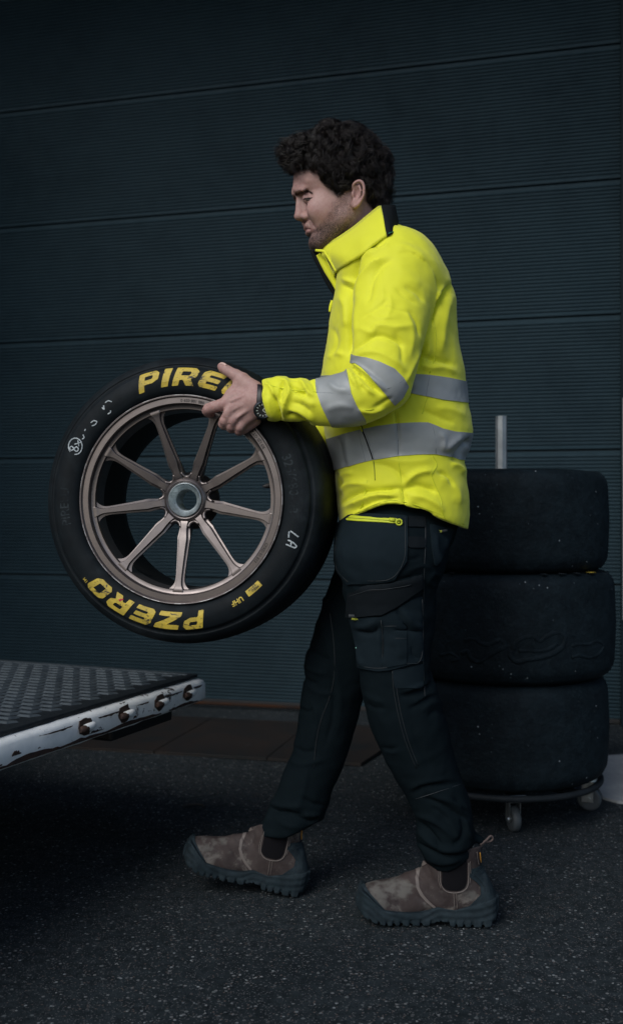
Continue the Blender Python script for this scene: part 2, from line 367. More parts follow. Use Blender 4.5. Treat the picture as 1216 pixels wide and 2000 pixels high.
# ================================================================ RACING WHEEL IN HIS HANDS
m_rub = M('tyre_rubber', (0.0065, 0.0100, 0.0125), 0.60, 0.0, mott=[(7, (0.016, 0.021, 0.024), 0.6), (40, (0.006, 0.0075, 0.009), 0.5)], spec=0.10, wear=[(5, (0.024, 0.031, 0.036), 0.50, 0.78)], bump=[(90, 0.15, 0.001), (400, 0.2, 0.0006)], rvar=0.12)
m_rim = M('bronze_rim', (0.185, 0.163, 0.157), 0.35, 0.85, mott=[(30, (0.140, 0.124, 0.120), 0.5)], wear=[(45, (0.34, 0.33, 0.33), 0.72, 0.76)], bump=[(300, 0.12, 0.0005)], rvar=0.07)
m_rimd = M('dark_inner_barrel', (0.010, 0.011, 0.012), 0.6, 0.2, spec=.25, mott=[(14, (0.006, 0.0065, 0.007), 0.6)])  # colour darkened to deepen the shade inside the rim barrel
m_ring = M('scuffed_aluminium', (0.62, 0.69, 0.70), 0.42, 0.8, mott=[(70, (0.26, 0.31, 0.32), 0.7)], wear=[(120, (0.08, 0.09, 0.095), 0.6, 0.66)], bump=[(250, .4, .001)])
m_yel = M('worn_yellow_print', (0.62, 0.46, 0.055), 0.6, 0, mott=[(30, (0.40, 0.30, 0.045), 0.8)], wear=[(42, (0.035, 0.035, 0.03), 0.565, 0.64), (120, (0.10, 0.09, 0.04), 0.58, 0.66)], bump=[(200, .3, .0005)], scl=(1, 1, 1.6))
m_chalk = M('white_chalk', (0.50, 0.56, 0.58), 0.8, 0, mott=[(60, (0.30, 0.35, 0.37), 0.8)], wear=[(90, (0.04, 0.045, 0.05), 0.60, 0.66)])
m_faint = M('faint_rubbed_chalk', (0.034, 0.043, 0.048), 0.8, 0, spec=.1, wear=[(40, (0.012, 0.016, 0.019), 0.42, 0.56)])
m_blk = M('black_stamp', (0.012, 0.011, 0.011), 0.6)
wo = W(352, 975, 2.27)
wheel = thing('racing_wheel', 'slick racing tyre on a bronze nine spoke rim held up in front of the man', 'wheel', tuple(wo))
dv = Vector((0.158, 0.987, -0.02)).normalized(); xv = dv.cross(Vector((0, 0, 1))).normalized(); zv = xv.cross(dv)
WM = Matrix((xv, dv, zv)).transposed(); wheel.rotation_euler = WM.to_euler()
WMn = np.array(WM)
tyre_prof = [(0.006, .236), (-0.003, .243), (-0.009, .252), (-0.0125, .268), (-0.011, .283), (-0.007, .2945), (-0.004, .2985), (-0.0015, .3000), (0.0005, .3010),
             (0.003, .3045), (0.0035, .3075), (0.0025, .3095), (0.006, .3145), (0.012, .3205), (0.021, .3262), (0.034, .3303), (0.052, .3325), (0.09, .3345), (0.14, .3350),
             (0.19, .3345), (0.23, .3325), (0.25, .330), (0.264, .324), (0.274, .314), (0.282, .298), (0.286, .27), (0.282, .248), (0.272, .232), (0.262, .226), (0.25, .226), (.02, .226), (.008, .228)]
def smooth_prof(p, k=4): return [tuple(q) for q in catmull(p+[p[0]], k)[:-1]]
tyreV, tyreF = lathe(smooth_prof(tyre_prof, 3), 160, True)
tyre = part('tyre', tyreV, tyreF, m_rub, wheel, local=True)
rad = np.array([p[1] for p in tyre_prof[1:12]]); dep = np.array([p[0] for p in tyre_prof[1:12]])
def side_d(r): return float(np.interp(r, rad, dep))
# rim barrel with outer lip
rim_prof = [(-0.004, .2390), (-0.0065, .2375), (-0.0065, .2350), (-0.003, .2335), (-0.001, .2320), (-0.001, .2195), (0.002, .2175), (0.006, .2165), (0.010, .2160), (0.0115, .2130), (0.012, .2075),
            (0.016, .2062), (0.030, .2055), (0.060, .2040)]
rim_back = [(0.060, .2040), (0.12, .205), (0.20, .209), (0.24, .214), (0.258, .222), (0.264, .236), (0.270, .236), (0.268, .224), (0.25, .2225), (0.06, .2225), (0.01, .2225), (0.004, .232), (0.002, .239), (-0.004, .2390)]
V, F = lathe(rim_prof, 160); rim = sharp(part('rim', V, F, m_rim, wheel, local=True), 30)
V, F = lathe(rim_back, 120); brl = sharp(part('inner_barrel', V, F, m_rimd, rim, local=True), 40)
V, F = lathe([(-0.0045, .2384), (-0.0072, .2376), (-0.0072, .2366), (-0.0062, .2358)], 160)
part('lip_edge', V, F, M('scraped_lip_edge', (0.40, 0.40, 0.40), .4, .7, mott=[(40, (0.15, .13, .13), .9, .42, .52)]), rim, local=True)
HD = 0.040                           # hub face depth
hub_prof = [(HD+0.004, .0395), (HD-0.002, .0405), (HD-0.004, .044), (HD-0.001, .049), (HD+0.006, .054), (HD+0.016, .0585), (HD+0.040, .062), (HD+0.050, .066), (HD+0.058, .068), (HD+0.066, .066), (HD+0.066, .038)]
V, F = lathe(hub_prof, 96); hub = sharp(part('hub', V, F, m_rim, wheel, local=True), 40)
ring_prof = [(HD+0.066, .0245), (HD+0.012, .0245), (HD+0.010, .0255), (HD+0.009, .0270), (HD-0.004, .0365), (HD-0.006, .0375), (HD-0.005, .0390), (HD+0.004, .0398)]
V, F = lathe(ring_prof, 96); sharp(part('centre_ring', V, F, m_ring, hub, local=True), 25)
# spoke: built along local +X, then eight copies turned about the axle
def spoke_mesh():
    st = [ # r, front depth, front half width, shoulder half width, shoulder depth+, back half width, thickness
        (0.044, HD+0.002, .0100, .0150, .010, .016, .046), (0.052, HD-0.001, .0085, .0125, .010, .0135, .046), (0.062, HD-0.003, .0070, .0105, .010, .0115, .044), (0.074, HD-0.005, .0072, .0110, .009, .0110, .041),
        (0.088, HD-0.008, .0088, .0125, .008, .0105, .037), (0.098, HD-0.010, .0086, .0118, .008, .0100, .035), (0.125, HD-0.015, .0072, .0105, .008, .0092, .031), (0.155, HD-0.020, .0060, .0092, .007, .0085, .027),
        (0.180, HD-0.024, .0052, .0085, .006, .0082, .025), (0.192, HD-0.026, .0058, .0105, .006, .0095, .025), (0.200, HD-0.0275, .0080, .0150, .006, .0130, .025), (0.2065, HD-0.029, .0110, .0215, .006, .0190, .026), (0.212, HD-0.029, .0125, .0260, .006, .0235, .028)]
    # finer stations
    st = [(a, b, c*1.05, d*1.22, e, f*1.15, g) for a, b, c, d, e, f, g in st]
    S = catmull(st, 4); V = []
    for r, d, wf, ws, sd, wb, th in S:
        g = 0.0016 if 0.06 < r < 0.205 else 0.0
        wi = wf*1.10
        ring = [(-wf*0.88, d), (-wf, d+0.0008), (-wi, d+sd*0.80+g), (-wi*1.04, d+sd*0.95+g), (-ws*.97, d+sd*1.0+g), (-ws, d+sd+0.0016+g), (-wb, d+th*0.80), (-wb*0.7, d+th), (wb*0.7, d+th), (wb, d+th*0.80),
                (ws, d+sd+0.0016+g), (ws*.97, d+sd*1.0+g), (wi*1.04, d+sd*0.95+g), (wi, d+sd*0.80+g), (wf, d+0.0008), (wf*0.88, d)]
        V += [(r, y, x) for x, y in ring]
    m = 16; n = len(S)
    F = [(i*m+j, i*m+(j+1) % m, (i+1)*m+(j+1) % m, (i+1)*m+j) for i in range(n-1) for j in range(m)]
    F += [tuple(range(m))[::-1], tuple(range((n-1)*m, n*m))]
    return V, F
V, F = spoke_mesh(); sp0 = sharp(part('spoke', V, F, m_rim, wheel, local=True), 28)
bm = bmesh.new(); bm.from_mesh(sp0.data); bmesh.ops.recalc_face_normals(bm, faces=bm.faces); bm.to_mesh(sp0.data); bm.free()
for k in range(9):
    o = sp0 if k == 0 else sp0.copy()
    if k: link(o); o.parent = wheel
    o.rotation_euler = (0, -math.radians(-92+40*k), 0)
# hub webs: scalloped lobes between the spokes
for k in range(9):
    a = math.radians(-72+40*k); mb = MB()
    P = [(math.cos(a+t)*r, d, math.sin(a+t)*r) for t, r, d in [(-.21, .064, HD+.004), (-.12, .0555, HD+.006), (0, .0535, HD+.007), (.12, .0555, HD+.006), (.21, .064, HD+.004)]]
    V, F = tube(catmull(P, 4), 0.0042, 8); mb.add(V, F); mb.build('hub_web', m_rim, hub, smooth=True, local=True)
# balance weights and valve on the inner ledge
def polar(r, a, d): return np.array([r*math.cos(a), d, r*math.sin(a)])
for k in range(5):
    a = math.radians(50.5-3.4*k); mb = MB()
    mb.box(polar(.2045, a, 0.040), (0.0105, 0.018, 0.004), Matrix.Rotation(-a+math.pi/2, 3, 'Y'), 0.0008)
    mb.build('balance_weight', M('stick_on_weight', (0.55, 0.57, 0.57), 0.5, 0.3) if k == 0 else bpy.data.materials['stick_on_weight'], rim, local=True)
a = math.radians(9); p0 = polar(.2075, a, 0.034); p1 = polar(.187, a, 0.026)
ts = np.linspace(0, 1, 9); P = [p0+(p1-p0)*t for t in ts]
V, F = tube(P, [.0062, .0062, .0052, .0062, .0050, .0056, .0035, .0026, .0012], 12); part('valve', V, F, m_blk, rim, local=True)
# ---- lettering on the sidewall
def text_mesh(s, size, bold=0.0, shear=0.0):
    c = bpy.data.curves.new('t', 'FONT'); c.body = s; c.size = size; c.offset = bold; c.shear = shear; c.resolution_u = 3
    o = bpy.data.objects.new('t', c); link(o)
    dg = bpy.context.evaluated_depsgraph_get(); me = bpy.data.meshes.new_from_object(o.evaluated_get(dg))
    bpy.data.objects.remove(o); bpy.data.curves.remove(c)
    bm = bmesh.new(); bm.from_mesh(me); bpy.data.meshes.remove(me)
    bmesh.ops.triangulate(bm, faces=bm.faces)
    for _ in range(2):
        bmesh.ops.subdivide_edges(bm, edges=[e for e in bm.edges if e.calc_length() > size*0.25], cuts=1, use_grid_fill=False)
        bmesh.ops.triangulate(bm, faces=bm.faces)
    V = np.array([v.co[:] for v in bm.verts]); F = [[v.index for v in f.verts] for f in bm.faces]; bm.free()
    return V, F
def glyph_poly(strokes, wd):         # fat rounded strokes -> flat polygons (ribbons with round ends)
    V = []; F = []; lay = 0
    for st in strokes:
        P = np.array(st, float); m = len(P); n0 = len(V)
        T = np.gradient(P, axis=0); T /= np.linalg.norm(T, axis=1)[:, None]+1e-9; Nn = np.stack([-T[:, 1], T[:, 0]], 1)
        for i in range(m): V += [tuple(P[i]+Nn[i]*wd/2)+(lay,), tuple(P[i]-Nn[i]*wd/2)+(lay,)]
        F += [(n0+2*i, n0+2*i+1, n0+2*i+3, n0+2*i+2) for i in range(m-1)]
        for e, s in ((0, -1), (m-1, 1)):
            n1 = len(V); a0 = math.atan2(Nn[e][1], Nn[e][0])
            V += [tuple(P[e])+(lay,)]+[(P[e][0]+math.cos(a0-s*t)*wd/2, P[e][1]+math.sin(a0-s*t)*wd/2, lay) for t in np.linspace(0, math.pi, 7)]
            F += [(n1, n1+1+k, n1+2+k) for k in range(6)]
        lay += 0.00012
    return V, F
# heavy slanted letters drawn as filled outlines on a 1 x 1 box with round corners
def outline_letter(ch):
    t = 0.30
    O = {
     'P': ([(0, 0), (t, 0), (t, .34), (.72, .34), (1.0, .50), (1.0, .84), (.80, 1), (0, 1)], [(t, .58), (.66, .58), (.70, .64), (.70, .74), (.66, .78), (t, .78)]),
     'I': ([(0, 0), (1, 0), (1, 1), (0, 1)], None),
     'R': ([(0, 0), (t, 0), (t, .30), (.46, .30), (.66, 0), (1.04, 0), (.80, .36), (1.0, .50), (1.0, .84), (.80, 1), (0, 1)], [(t, .55), (.66, .55), (.70, .62), (.70, .73), (.66, .78), (t, .78)]),
     'E': ([(.16, 0), (.95, 0), (.95, .24), (.34, .24), (.34, .385), (.90, .385), (.90, .615), (.34, .615), (.34, .76), (.95, .76), (.95, 1), (.16, 1), (0, .84), (0, .16)], None),
     'L': ([(.14, 0), (.92, 0), (.92, .27), (.34, .27), (t, .36), (t, 1), (0, 1), (0, .14)], None),
     'Z': ([(0, 0), (1, 0), (1, .26), (.46, .26), (1, .76), (1, 1), (0, 1), (0, .74), (.54, .74), (0, .24)], None),
     'O': ([(.18, 0), (.82, 0), (1, .18), (1, .82), (.82, 1), (.18, 1), (0, .82), (0, .18)], [(t, .26), (.70, .26), (.70, .74), (t, .74)]),
    }
    return O[ch]
def round_loop(P, r=0.045, k=3):
    out = []; n = len(P); P = [Vector(p) for p in P]
    for i in range(n):
        a, b, c = P[i-1], P[i], P[(i+1) % n]
        u = (a-b); v = (c-b); rr = min(r, u.length*0.45, v.length*0.45); p = b+u.normalized()*rr; q = b+v.normalized()*rr
        for t in np.linspace(0, 1, k+1): out.append(p*(1-t)**2+b*2*t*(1-t)+q*t*t)
    return out
def letter_mesh(ch):
    out, hole = outline_letter(ch)
    cu = bpy.data.curves.new('g', 'CURVE'); cu.dimensions = '2D'; cu.fill_mode = 'BOTH'
    for lp in [out]+([hole] if hole else []):
        pts = round_loop(lp); s = cu.splines.new('POLY'); s.points.add(len(pts)-1); s.use_cyclic_u = True
        for i, p in enumerate(pts): s.points[i].co = (p[0], p[1], 0, 1)
    o = link(bpy.data.objects.new('g', cu)); dg = bpy.context.evaluated_depsgraph_get(); me = bpy.data.meshes.new_from_object(o.evaluated_get(dg))
    bpy.data.objects.remove(o); bpy.data.curves.remove(cu)
    bm = bmesh.new(); bm.from_mesh(me); bpy.data.meshes.remove(me); bmesh.ops.triangulate(bm, faces=bm.faces)
    for _ in range(2):
        bmesh.ops.subdivide_edges(bm, edges=[e for e in bm.edges if e.calc_length() > 0.22], cuts=1); bmesh.ops.triangulate(bm, faces=bm.faces)
    V = np.array([v.co[:] for v in bm.verts]); F = [[v.index for v in f.verts] for f in bm.faces]; bm.free(); return V, F
def wrap(V, r0, a0, lift_=0.0009, sgn=1):   # x runs clockwise along the arc, y outward from radius r0
    out = []
    for p in V:
        r = r0+p[1]; a = a0-sgn*p[0]/(r0+0.02)
        out.append(polar(r, a, side_d(r)-lift_-(p[2] if len(p) > 2 else 0)))
    return out
def sidewall_word(word, widths, r0, h, a_start, gap, shear=0.18):
    x = 0
    for ch, wd in zip(word, widths):
        V, F = letter_mesh(ch)
        V2 = [(x+v[0]*wd+shear*v[1]*h, v[1]*h, 0) for v in V]
        o = part('letter', wrap(V2, r0, math.radians(a_start)), F, m_yel, tyre, smooth=False, local=True)
        so = o.modifiers.new('t', 'SOLIDIFY'); so.thickness = 0.0010; so.offset = 0
        x += wd+gap
sidewall_word('PIRELLI', [.047, .017, .052, .050, .042, .042, .017], .2575, .0415, 111.5, .0105, 0.34)
sidewall_word('PZERO', [.044, .054, .050, .050, .048], .2555, .0400, -76.5, .0100, 0.30)
def small_text(s, size, r0, a_start, mat, parent, bold=0.0, rev=False, depth=None, name='lettering', lift_=0.0009):
    V, F = text_mesh(s, size, bold)
    if rev:
        V = V.copy(); wmx = V[:, 0].max(); V[:, 0] = wmx-V[:, 0]; V[:, 1] = size*0.7-V[:, 1]
    if depth is None: VV = wrap(V, r0, math.radians(a_start), lift_)
    else: VV = [polar(r0+p[1], math.radians(a_start)-p[0]/r0, depth) for p in V]
    return part(name, VV, F, mat, parent, smooth=False, local=True)
small_text('UHF', .016, .262, -56.0, m_yel, tyre, bold=.0006)
small_text('1M', .011, .285, -138.5, m_yel, tyre, bold=.0002)
# little yellow product label with black bars
def arc_patch(name, r0, r1, a0, a1, mat, lift_, parent, shear=0):
    V = []; 
    for i in range(9):
        for j in range(3):
            r = r0+(r1-r0)*j/2; a = math.radians(a0+(a1-a0)*i/8)-shear*(j/2); V.append(polar(r, a, side_d(r)-lift_))
    F = [(i*3+j, i*3+j+1, i*3+j+4, i*3+j+3) for i in range(8) for j in range(2)]
    return part(name, V, F, mat, parent, smooth=False, local=True)
lab = arc_patch('product_label', .258, .273, -53.2, -44.8, m_yel, .0010, tyre, 0.0)
small_text('PIRELLI', .0072, .2655, -51.6, m_blk, lab, bold=.0002, lift_=.0013) if False else None
tx = small_text('PIRELLI', .0066, .2655, -46.3, m_blk, lab, bold=.0002, lift_=.0014)
for k in range(13):
    a = -46.5-0.42*k; arc_patch('bar', .2600, .2645, a-0.10-0.08*(k % 3), a, m_blk, .0014, lab)
# chalk marks: polylines in the photograph laid on to the sidewall
def on_side(px, py):
    o = np.array([0, 0, CAM_H]); d = W(px, py, 1.0)-o; nrm = WMn[:, 1]
    dd = -0.005
    for _ in range(3):
        t = np.dot(wo+nrm*dd-o, nrm)/np.dot(d, nrm); L = WMn.T @ (o+d*t-wo); r = math.hypot(L[0], L[2]); dd = side_d(r)
    return np.array([L[0], side_d(r)-0.0012, L[2]])
def chalk(name, strokes, wd, mat, parent=None):
    mb = MB()
    for st in strokes:
        P = catmull([on_side(*p) for p in st], 5); V, F = tube(P, [wd*(0.75+0.5*abs(math.sin(7.1*i))) for i in range(len(P))], 6)
        Pm = np.repeat(P, 6, axis=0)[:len(V)]; V = np.array(V); V[:, 1] = Pm[:, 1]+(V[:, 1]-Pm[:, 1])*0.25; mb.add(V, F)
    return mb.build(name, mat, parent or tyre, smooth=True, local=True)
chalk('chalk_letters', [[(565, 1038), (564, 1044), (564, 1050)], [(567, 1037), (575, 1043), (583, 1049)], [(562, 1055), (571, 1059), (579, 1067), (574, 1071)], [(558, 1063), (567, 1067), (575, 1070)], [(569, 1058), (568, 1067)]], .0017, m_chalk)
circ = [(148+14*math.cos(t)*.95, 872+16*math.sin(t)) for t in np.linspace(2.4, 8.0, 12)]
chalk('chalk_number', [circ, [(145, 876), (141, 872), (137, 875), (140, 880), (145, 877), (150, 873), (154, 877), (151, 882), (146, 879), (145, 876)], [(146, 868), (153, 866), (159, 864)], [(153, 860), (155, 872)]], .0014, m_chalk)
for st_ in [[(161, 858), (165, 855), (163, 849)], [(178, 826), (184, 822), (190, 824), (186, 830), (180, 832)], [(200, 796), (204, 800), (203, 792)], [(211, 809), (216, 806), (217, 802)], [(206, 787), (212, 783), (219, 785)], [(166, 842), (168, 838)]]: chalk('faded_chalk', [st_], .0014, m_chalk)
small_text('325/680-18', .030, .254, 22.0, m_faint, tyre, bold=.0004, name='moulded_size')
small_text('PIRELLI', .030, .262, 193.0, m_faint, tyre, bold=.0002, name='moulded_name')
chalk('pen_dot', [[(233, 1173), (236, 1171), (237, 1174)], [(239, 1170), (241, 1172)]], .0024, M('red_pen', (0.45, 0.02, 0.05), 0.6))
# stamped numbers on the rim flange
small_text('080 108 059 0', .0095, .2215, 90.0, m_blk, rim, rev=True, depth=-0.0016, name='stamped_number', bold=.0002)
small_text('R9 LJ5 GTZ', .0100, .2215, 43.0, m_blk, rim, rev=True, depth=-0.0016, name='stamped_number', bold=.0002)
small_text('CFXD 01 E13', .0090, .2215, -26.0, m_blk, rim, depth=-0.0016, name='stamped_number', bold=.0002)

# ================================================================ STACK OF TYRES ON ITS TROLLEY
m_trub = M('scuffed_slick_rubber', (0.0050, 0.0095, 0.0125), 0.58, 0.0, spec=0.10, mott=[(3, (0.012, 0.021, 0.027), 0.8), (30, (0.0040, 0.0070, 0.0095), 0.6), (90, (0.016, 0.026, 0.032), 0.5, 0.5, 0.7)],
           speck=[(36, (0.34, 0.38, 0.40), 0.09, 0.76), (60, (0.07, 0.09, 0.10), 0.12, 0.76)], bump=[(26, 0.5, 0.008), (110, 0.8, 0.003)], rvar=0.1)
SC = np.array([(978-608)*3.2/F_PX, 3.2])
def stack_tyre(z0, h, r, label, sx=0, pickup=False):
    t = thing('slick_tyre', label, 'tyre', (SC[0]+sx, SC[1], z0), 'used slick tyres stacked on the trolley')
    pr = [(r-.107, .012), (r-.09, .002), (r-.05, -.002), (r-.022, .008), (r-.010, .024), (r-.003, .045), (r, .10*h/.31), (r+.002, h/2), (r, h-.10*h/.31), (r-.003, h-.045), (r-.010, h-.022), (r-.022, h-.008), (r-.032, h-.003), (r-.036, h-.007), (r-.042, h-.003), (r-.07, h+.001), (r-.09, h-.002), (r-.107, h-.012)]
    pr = [tuple(q) for q in catmull(pr, 3)]
    V, F = zlathe(pr, (SC[0]+sx, SC[1], z0), 128); b = part('tread_and_sidewalls', V, F, m_trub, t)
    ir = [(r-.100, 0.006), (r-.107, .004), (r-.115, .012), (r-.118, .04), (r-.128, .08), (r-.128, h-.08), (r-.118, h-.04), (r-.115, h-.012), (r-.107, h-.004), (r-.100, h-.006)]
    V, F = zlathe(ir, (SC[0]+sx, SC[1], z0), 96); sharp(part('rim', V, F, m_rimd, t), 40)
    return t, b
t1, b1 = stack_tyre(.138, .312, .330, 'plain black slick tyre at the bottom of the stack, resting on the wheeled trolley')
t2, b2 = stack_tyre(.452, .322, .344, 'black slick tyre with melted rubber marks, middle of the stack', .006)
t3, b3 = stack_tyre(.776, .306, .330, 'top slick tyre of the stack with white specks and a pole rising from it')
def on_cyl(px, py, r, cx):
    o = np.array([0, 0, CAM_H]); d = W(px, py, 1.0)-o; ox, oy = -cx[0], -cx[1]
    a = d[0]**2+d[1]**2; b = 2*(ox*d[0]+oy*d[1]); c = ox*ox+oy*oy-r*r
    t = (-b-math.sqrt(max(b*b-4*a*c, 0)))/(2*a); return o+d*t
pk = MB(); cx2 = SC+[.006, 0]
mpk = m_trub
lines = [([(905, 1250), (925, 1248), (942, 1258), (962, 1256), (975, 1250), (985, 1262), (968, 1272), (950, 1282), (935, 1292), (918, 1286), (912, 1272), (900, 1276)], .0065),
         ([(1002, 1268), (1004, 1256), (1020, 1246), (1040, 1243), (1052, 1252), (1066, 1243), (1085, 1236), (1100, 1240), (1102, 1254), (1092, 1268), (1070, 1280), (1045, 1286), (1028, 1288), (1010, 1292), (998, 1284), (996, 1272)], .0075),
         ([(1012, 1272), (1030, 1270), (1048, 1272), (1070, 1268), (1088, 1256)], .005),
         ([(1116, 1262), (1130, 1258), (1148, 1258), (1166, 1252), (1178, 1262), (1168, 1278), (1150, 1284), (1130, 1280), (1116, 1284)], .005),
         ([(860, 1280), (878, 1276), (892, 1286), (880, 1292)], .005)]
rs = np.random.default_rng(2)
for ln, wd in lines:
    pts = catmull(ln, 6); P = np.array([on_cyl(p[0], p[1], .3445, cx2) for p in pts])
    R = wd*(0.85+0.4*np.convolve(rs.random(len(P)+4), np.ones(5)/5, 'valid')); V, F = tube(P, R, 10); V = np.array(V)
    C = np.array([cx2[0], cx2[1]]); rr = V[:, :2]-C; q = np.linalg.norm(rr, axis=1); qn = .3440+(q-.3445)*0.38; V[:, :2] = C+rr/q[:, None]*qn[:, None]; pk.add(V, F)
pk.build('rubber_pickup', mpk, t2, smooth=True)
# yellow and white print glimpsed on the sidewall top of the middle tyre
def top_arc(name, a0, a1, r, z, wd, mat, parent, c):
    V = []; 
    for i in range(13):
        a = math.radians(a0+(a1-a0)*i/12); V += [(c[0]+(r-wd)*math.cos(a), c[1]+(r-wd)*math.sin(a), z+.001), (c[0]+r*math.cos(a), c[1]+r*math.sin(a), z)]
    F = [(2*i, 2*i+1, 2*i+3, 2*i+2) for i in range(12)]; part(name, V, F, mat, parent, smooth=False)
for a0, a1, mt in [(-50, -45, m_yel), (-61, -57, m_faint), (-71, -67, m_faint), (-81, -78, m_faint), (-130, -127, m_faint)]:
    top_arc('sidewall_print', a0, a1, .3285, .452+.3235, .022, mt, b2, cx2)
# trolley
m_tro = M('dark_trolley_steel', (0.010, 0.014, 0.017), 0.6, 0.0, spec=.15, mott=[(20, (0.018, 0.022, 0.026), 0.7)], bump=[(80, .2, .001)])
m_cast = M('grey_castor_tyre', (0.06, 0.072, 0.08), 0.6, mott=[(40, (0.05, 0.06, 0.065), 0.6)])
m_zinc = M('zinc_plate', (0.55, 0.6, 0.62), 0.3, 0.9, mott=[(50, (0.3, 0.33, 0.35), 0.6)])
tro = thing('tyre_trolley', 'round wheeled trolley carrying the stack of slick tyres, galvanised pole through it', 'trolley', (SC[0], SC[1], 0))
V, F = lathe([(0.010*math.sin(t), .306+.010*math.cos(t)) for t in np.linspace(0, 2*math.pi, 12, endpoint=False)], 96, True)
V = [(SC[0]+x, SC[1]+z, .122+y) for x, y, z in V]; part('ring_frame', V, F, m_tro, tro)
cb = MB()
for a in (35, 125): cb.box((SC[0], SC[1], .122), (.62, .05, .012), Matrix.Rotation(math.radians(a), 3, 'Z'), .002)
cb.build('cross_bar', m_tro, tro)
def octpole():
    V, F = tube([(SC[0], SC[1], .128), (SC[0], SC[1], 1.262)], .0185, 8, cap=False); V = list(map(tuple, V))
    V2, F2 = tube([(SC[0], SC[1], .128), (SC[0], SC[1], 1.262)], .0160, 8, cap=False)
    n = len(V); F = list(F)+[tuple(i+n for i in f[::-1]) for f in F2]; V += list(map(tuple, V2))
    F += [(8+k, 8+(k+1) % 8, n+8+(k+1) % 8, n+8+k) for k in range(8)]
    sharp(part('pole', V, F, m_galv, tro), 20)
octpole()
def castor(px, py, Y, yaw):
    c = W(px, py, Y); c[2] = .0375
    Mc = Matrix.Rotation(yaw, 3, 'Z')
    rootc = MB()
    for s in (-1, 1):
        rootc.box(c+np.array(Mc @ Vector((s*.0165, .004, .022))), (.0025, .036, .062), Mc, .001)
    rootc.box(c+np.array([0, 0, .0555]), (.042, .05, .006), Mc, .002)
    V, F = tube([c+[0, .0, .058], c+[0, 0, .073]], [.023, .020], 16); rootc.add(V, F)
    rootc.box(c+np.array([0, 0, .075]), (.058, .058, .004), Mc, .001)
    fork = rootc.build('castor_fork', m_zinc, tro)
    prof = [(-.011, .012), (-.012, .026), (-.012, .034), (-.009, .0372), (0, .0378), (.009, .0372), (.012, .034), (.012, .026), (.011, .012)]
    V, F = lathe(prof, 32); V = [c+np.array(Mc @ Vector((y, x, z))) for x, y, z in V]; part('castor_wheel', V, F, m_cast, fork)
    V, F = tube([c+np.array(Mc @ Vector((-.021, 0, 0))), c+np.array(Mc @ Vector((.021, 0, 0)))], [.008, .008], 10); sharp(part('axle_bolt', V, F, m_zinc, fork))
castor(1002, 1590, 2.99, 0.15)
castor(1150, 1562, 3.20, 1.15)
castor(850, 1568, 3.05, -0.9)
castor(955, 1500, 3.46, 0.5)
# ================================================================ SCULPTING TOOLS (distance fields -> surface nets)
def surfnets(D, org, h):
    S = D < 0
    nx, ny, nz = D.shape
    c = [(i, j, k) for i in (0, 1) for j in (0, 1) for k in (0, 1)]
    sl = lambda A, i, j, k: A[i:nx-1+i, j:ny-1+j, k:nz-1+k]
    cnt = sum(sl(S, *q).astype(np.int8) for q in c)
    mixed = (cnt > 0) & (cnt < 8)
    ci = np.argwhere(mixed); idx = -np.ones(mixed.shape, np.int64); idx[mixed] = np.arange(len(ci))
    P = np.zeros((len(ci), 3)); n = np.zeros(len(ci))
    for a in range(8):
        for b in range(a+1, 8):
            qa, qb = np.array(c[a]), np.array(c[b])
            if abs(qa-qb).sum() != 1: continue
            da = D[tuple((ci+qa).T)]; db = D[tuple((ci+qb).T)]; m = (da < 0) != (db < 0)
            t = da[m]/(da[m]-db[m]); P[m] += qa+(qb-qa)*t[:, None]; n[m] += 1
    V = (ci+P/n[:, None])*h+org
    Fs = []
    for ax in range(3):
        e = [0, 0, 0]; e[ax] = 1; u = [0, 0, 0]; u[(ax+1) % 3] = 1; v = [0, 0, 0]; v[(ax+2) % 3] = 1
        u, v, e = map(np.array, (u, v, e))
        A = S[:nx-e[0], :ny-e[1], :nz-e[2]]; B = S[e[0]:, e[1]:, e[2]:]
        ed = np.argwhere(A != B); ok = ((ed-u-v >= 0).all(1)) & ((ed < np.array(mixed.shape)).all(1)); ed = ed[ok]
        q = np.stack([idx[tuple((ed-u-v).T)], idx[tuple((ed-v).T)], idx[tuple(ed.T)], idx[tuple((ed-u).T)]], 1)
        fl = ~A[tuple(ed.T)]; q[fl] = q[fl][:, ::-1]; Fs.append(q[(q >= 0).all(1)])
    return V, np.vstack(Fs)
def mesh_field(f, lo, hi, h, k=4, smooth=1):
    lo, hi = np.array(lo, float), np.array(hi, float); H = h*k
    n = np.ceil((hi-lo)/H).astype(int)+1
    g = [lo[i]+np.arange(n[i])*H for i in range(3)]
    G3 = np.stack(np.meshgrid(*g, indexing='ij'), -1).reshape(-1, 3)
    C = f(G3).reshape(n)
    near = np.abs(C) < H*1.9
    cell = np.zeros(n-1, bool)
    for i in (0, 1):
        for j in (0, 1):
            for l in (0, 1): cell |= near[i:n[0]-1+i, j:n[1]-1+j, l:n[2]-1+l]
    fn = (n-1)*k+1
    D = np.repeat(np.repeat(np.repeat(C, k, 0), k, 1), k, 2)[:fn[0], :fn[1], :fn[2]].copy()
    act = np.zeros(fn, bool); cc = np.argwhere(cell)
    r = np.arange(k+1); off = np.stack(np.meshgrid(r, r, r, indexing='ij'), -1).reshape(-1, 3)
    p = (cc[:, None, :]*k+off[None]).reshape(-1, 3); act[tuple(p.T)] = True
    ai = np.argwhere(act); D[tuple(ai.T)] = f(ai*h+lo)
    # outside the active band keep only the sign
    V, F = surfnets(D, lo, h)
    for _ in range(smooth): V = laplace(V, F, 0.5)
    return V, F
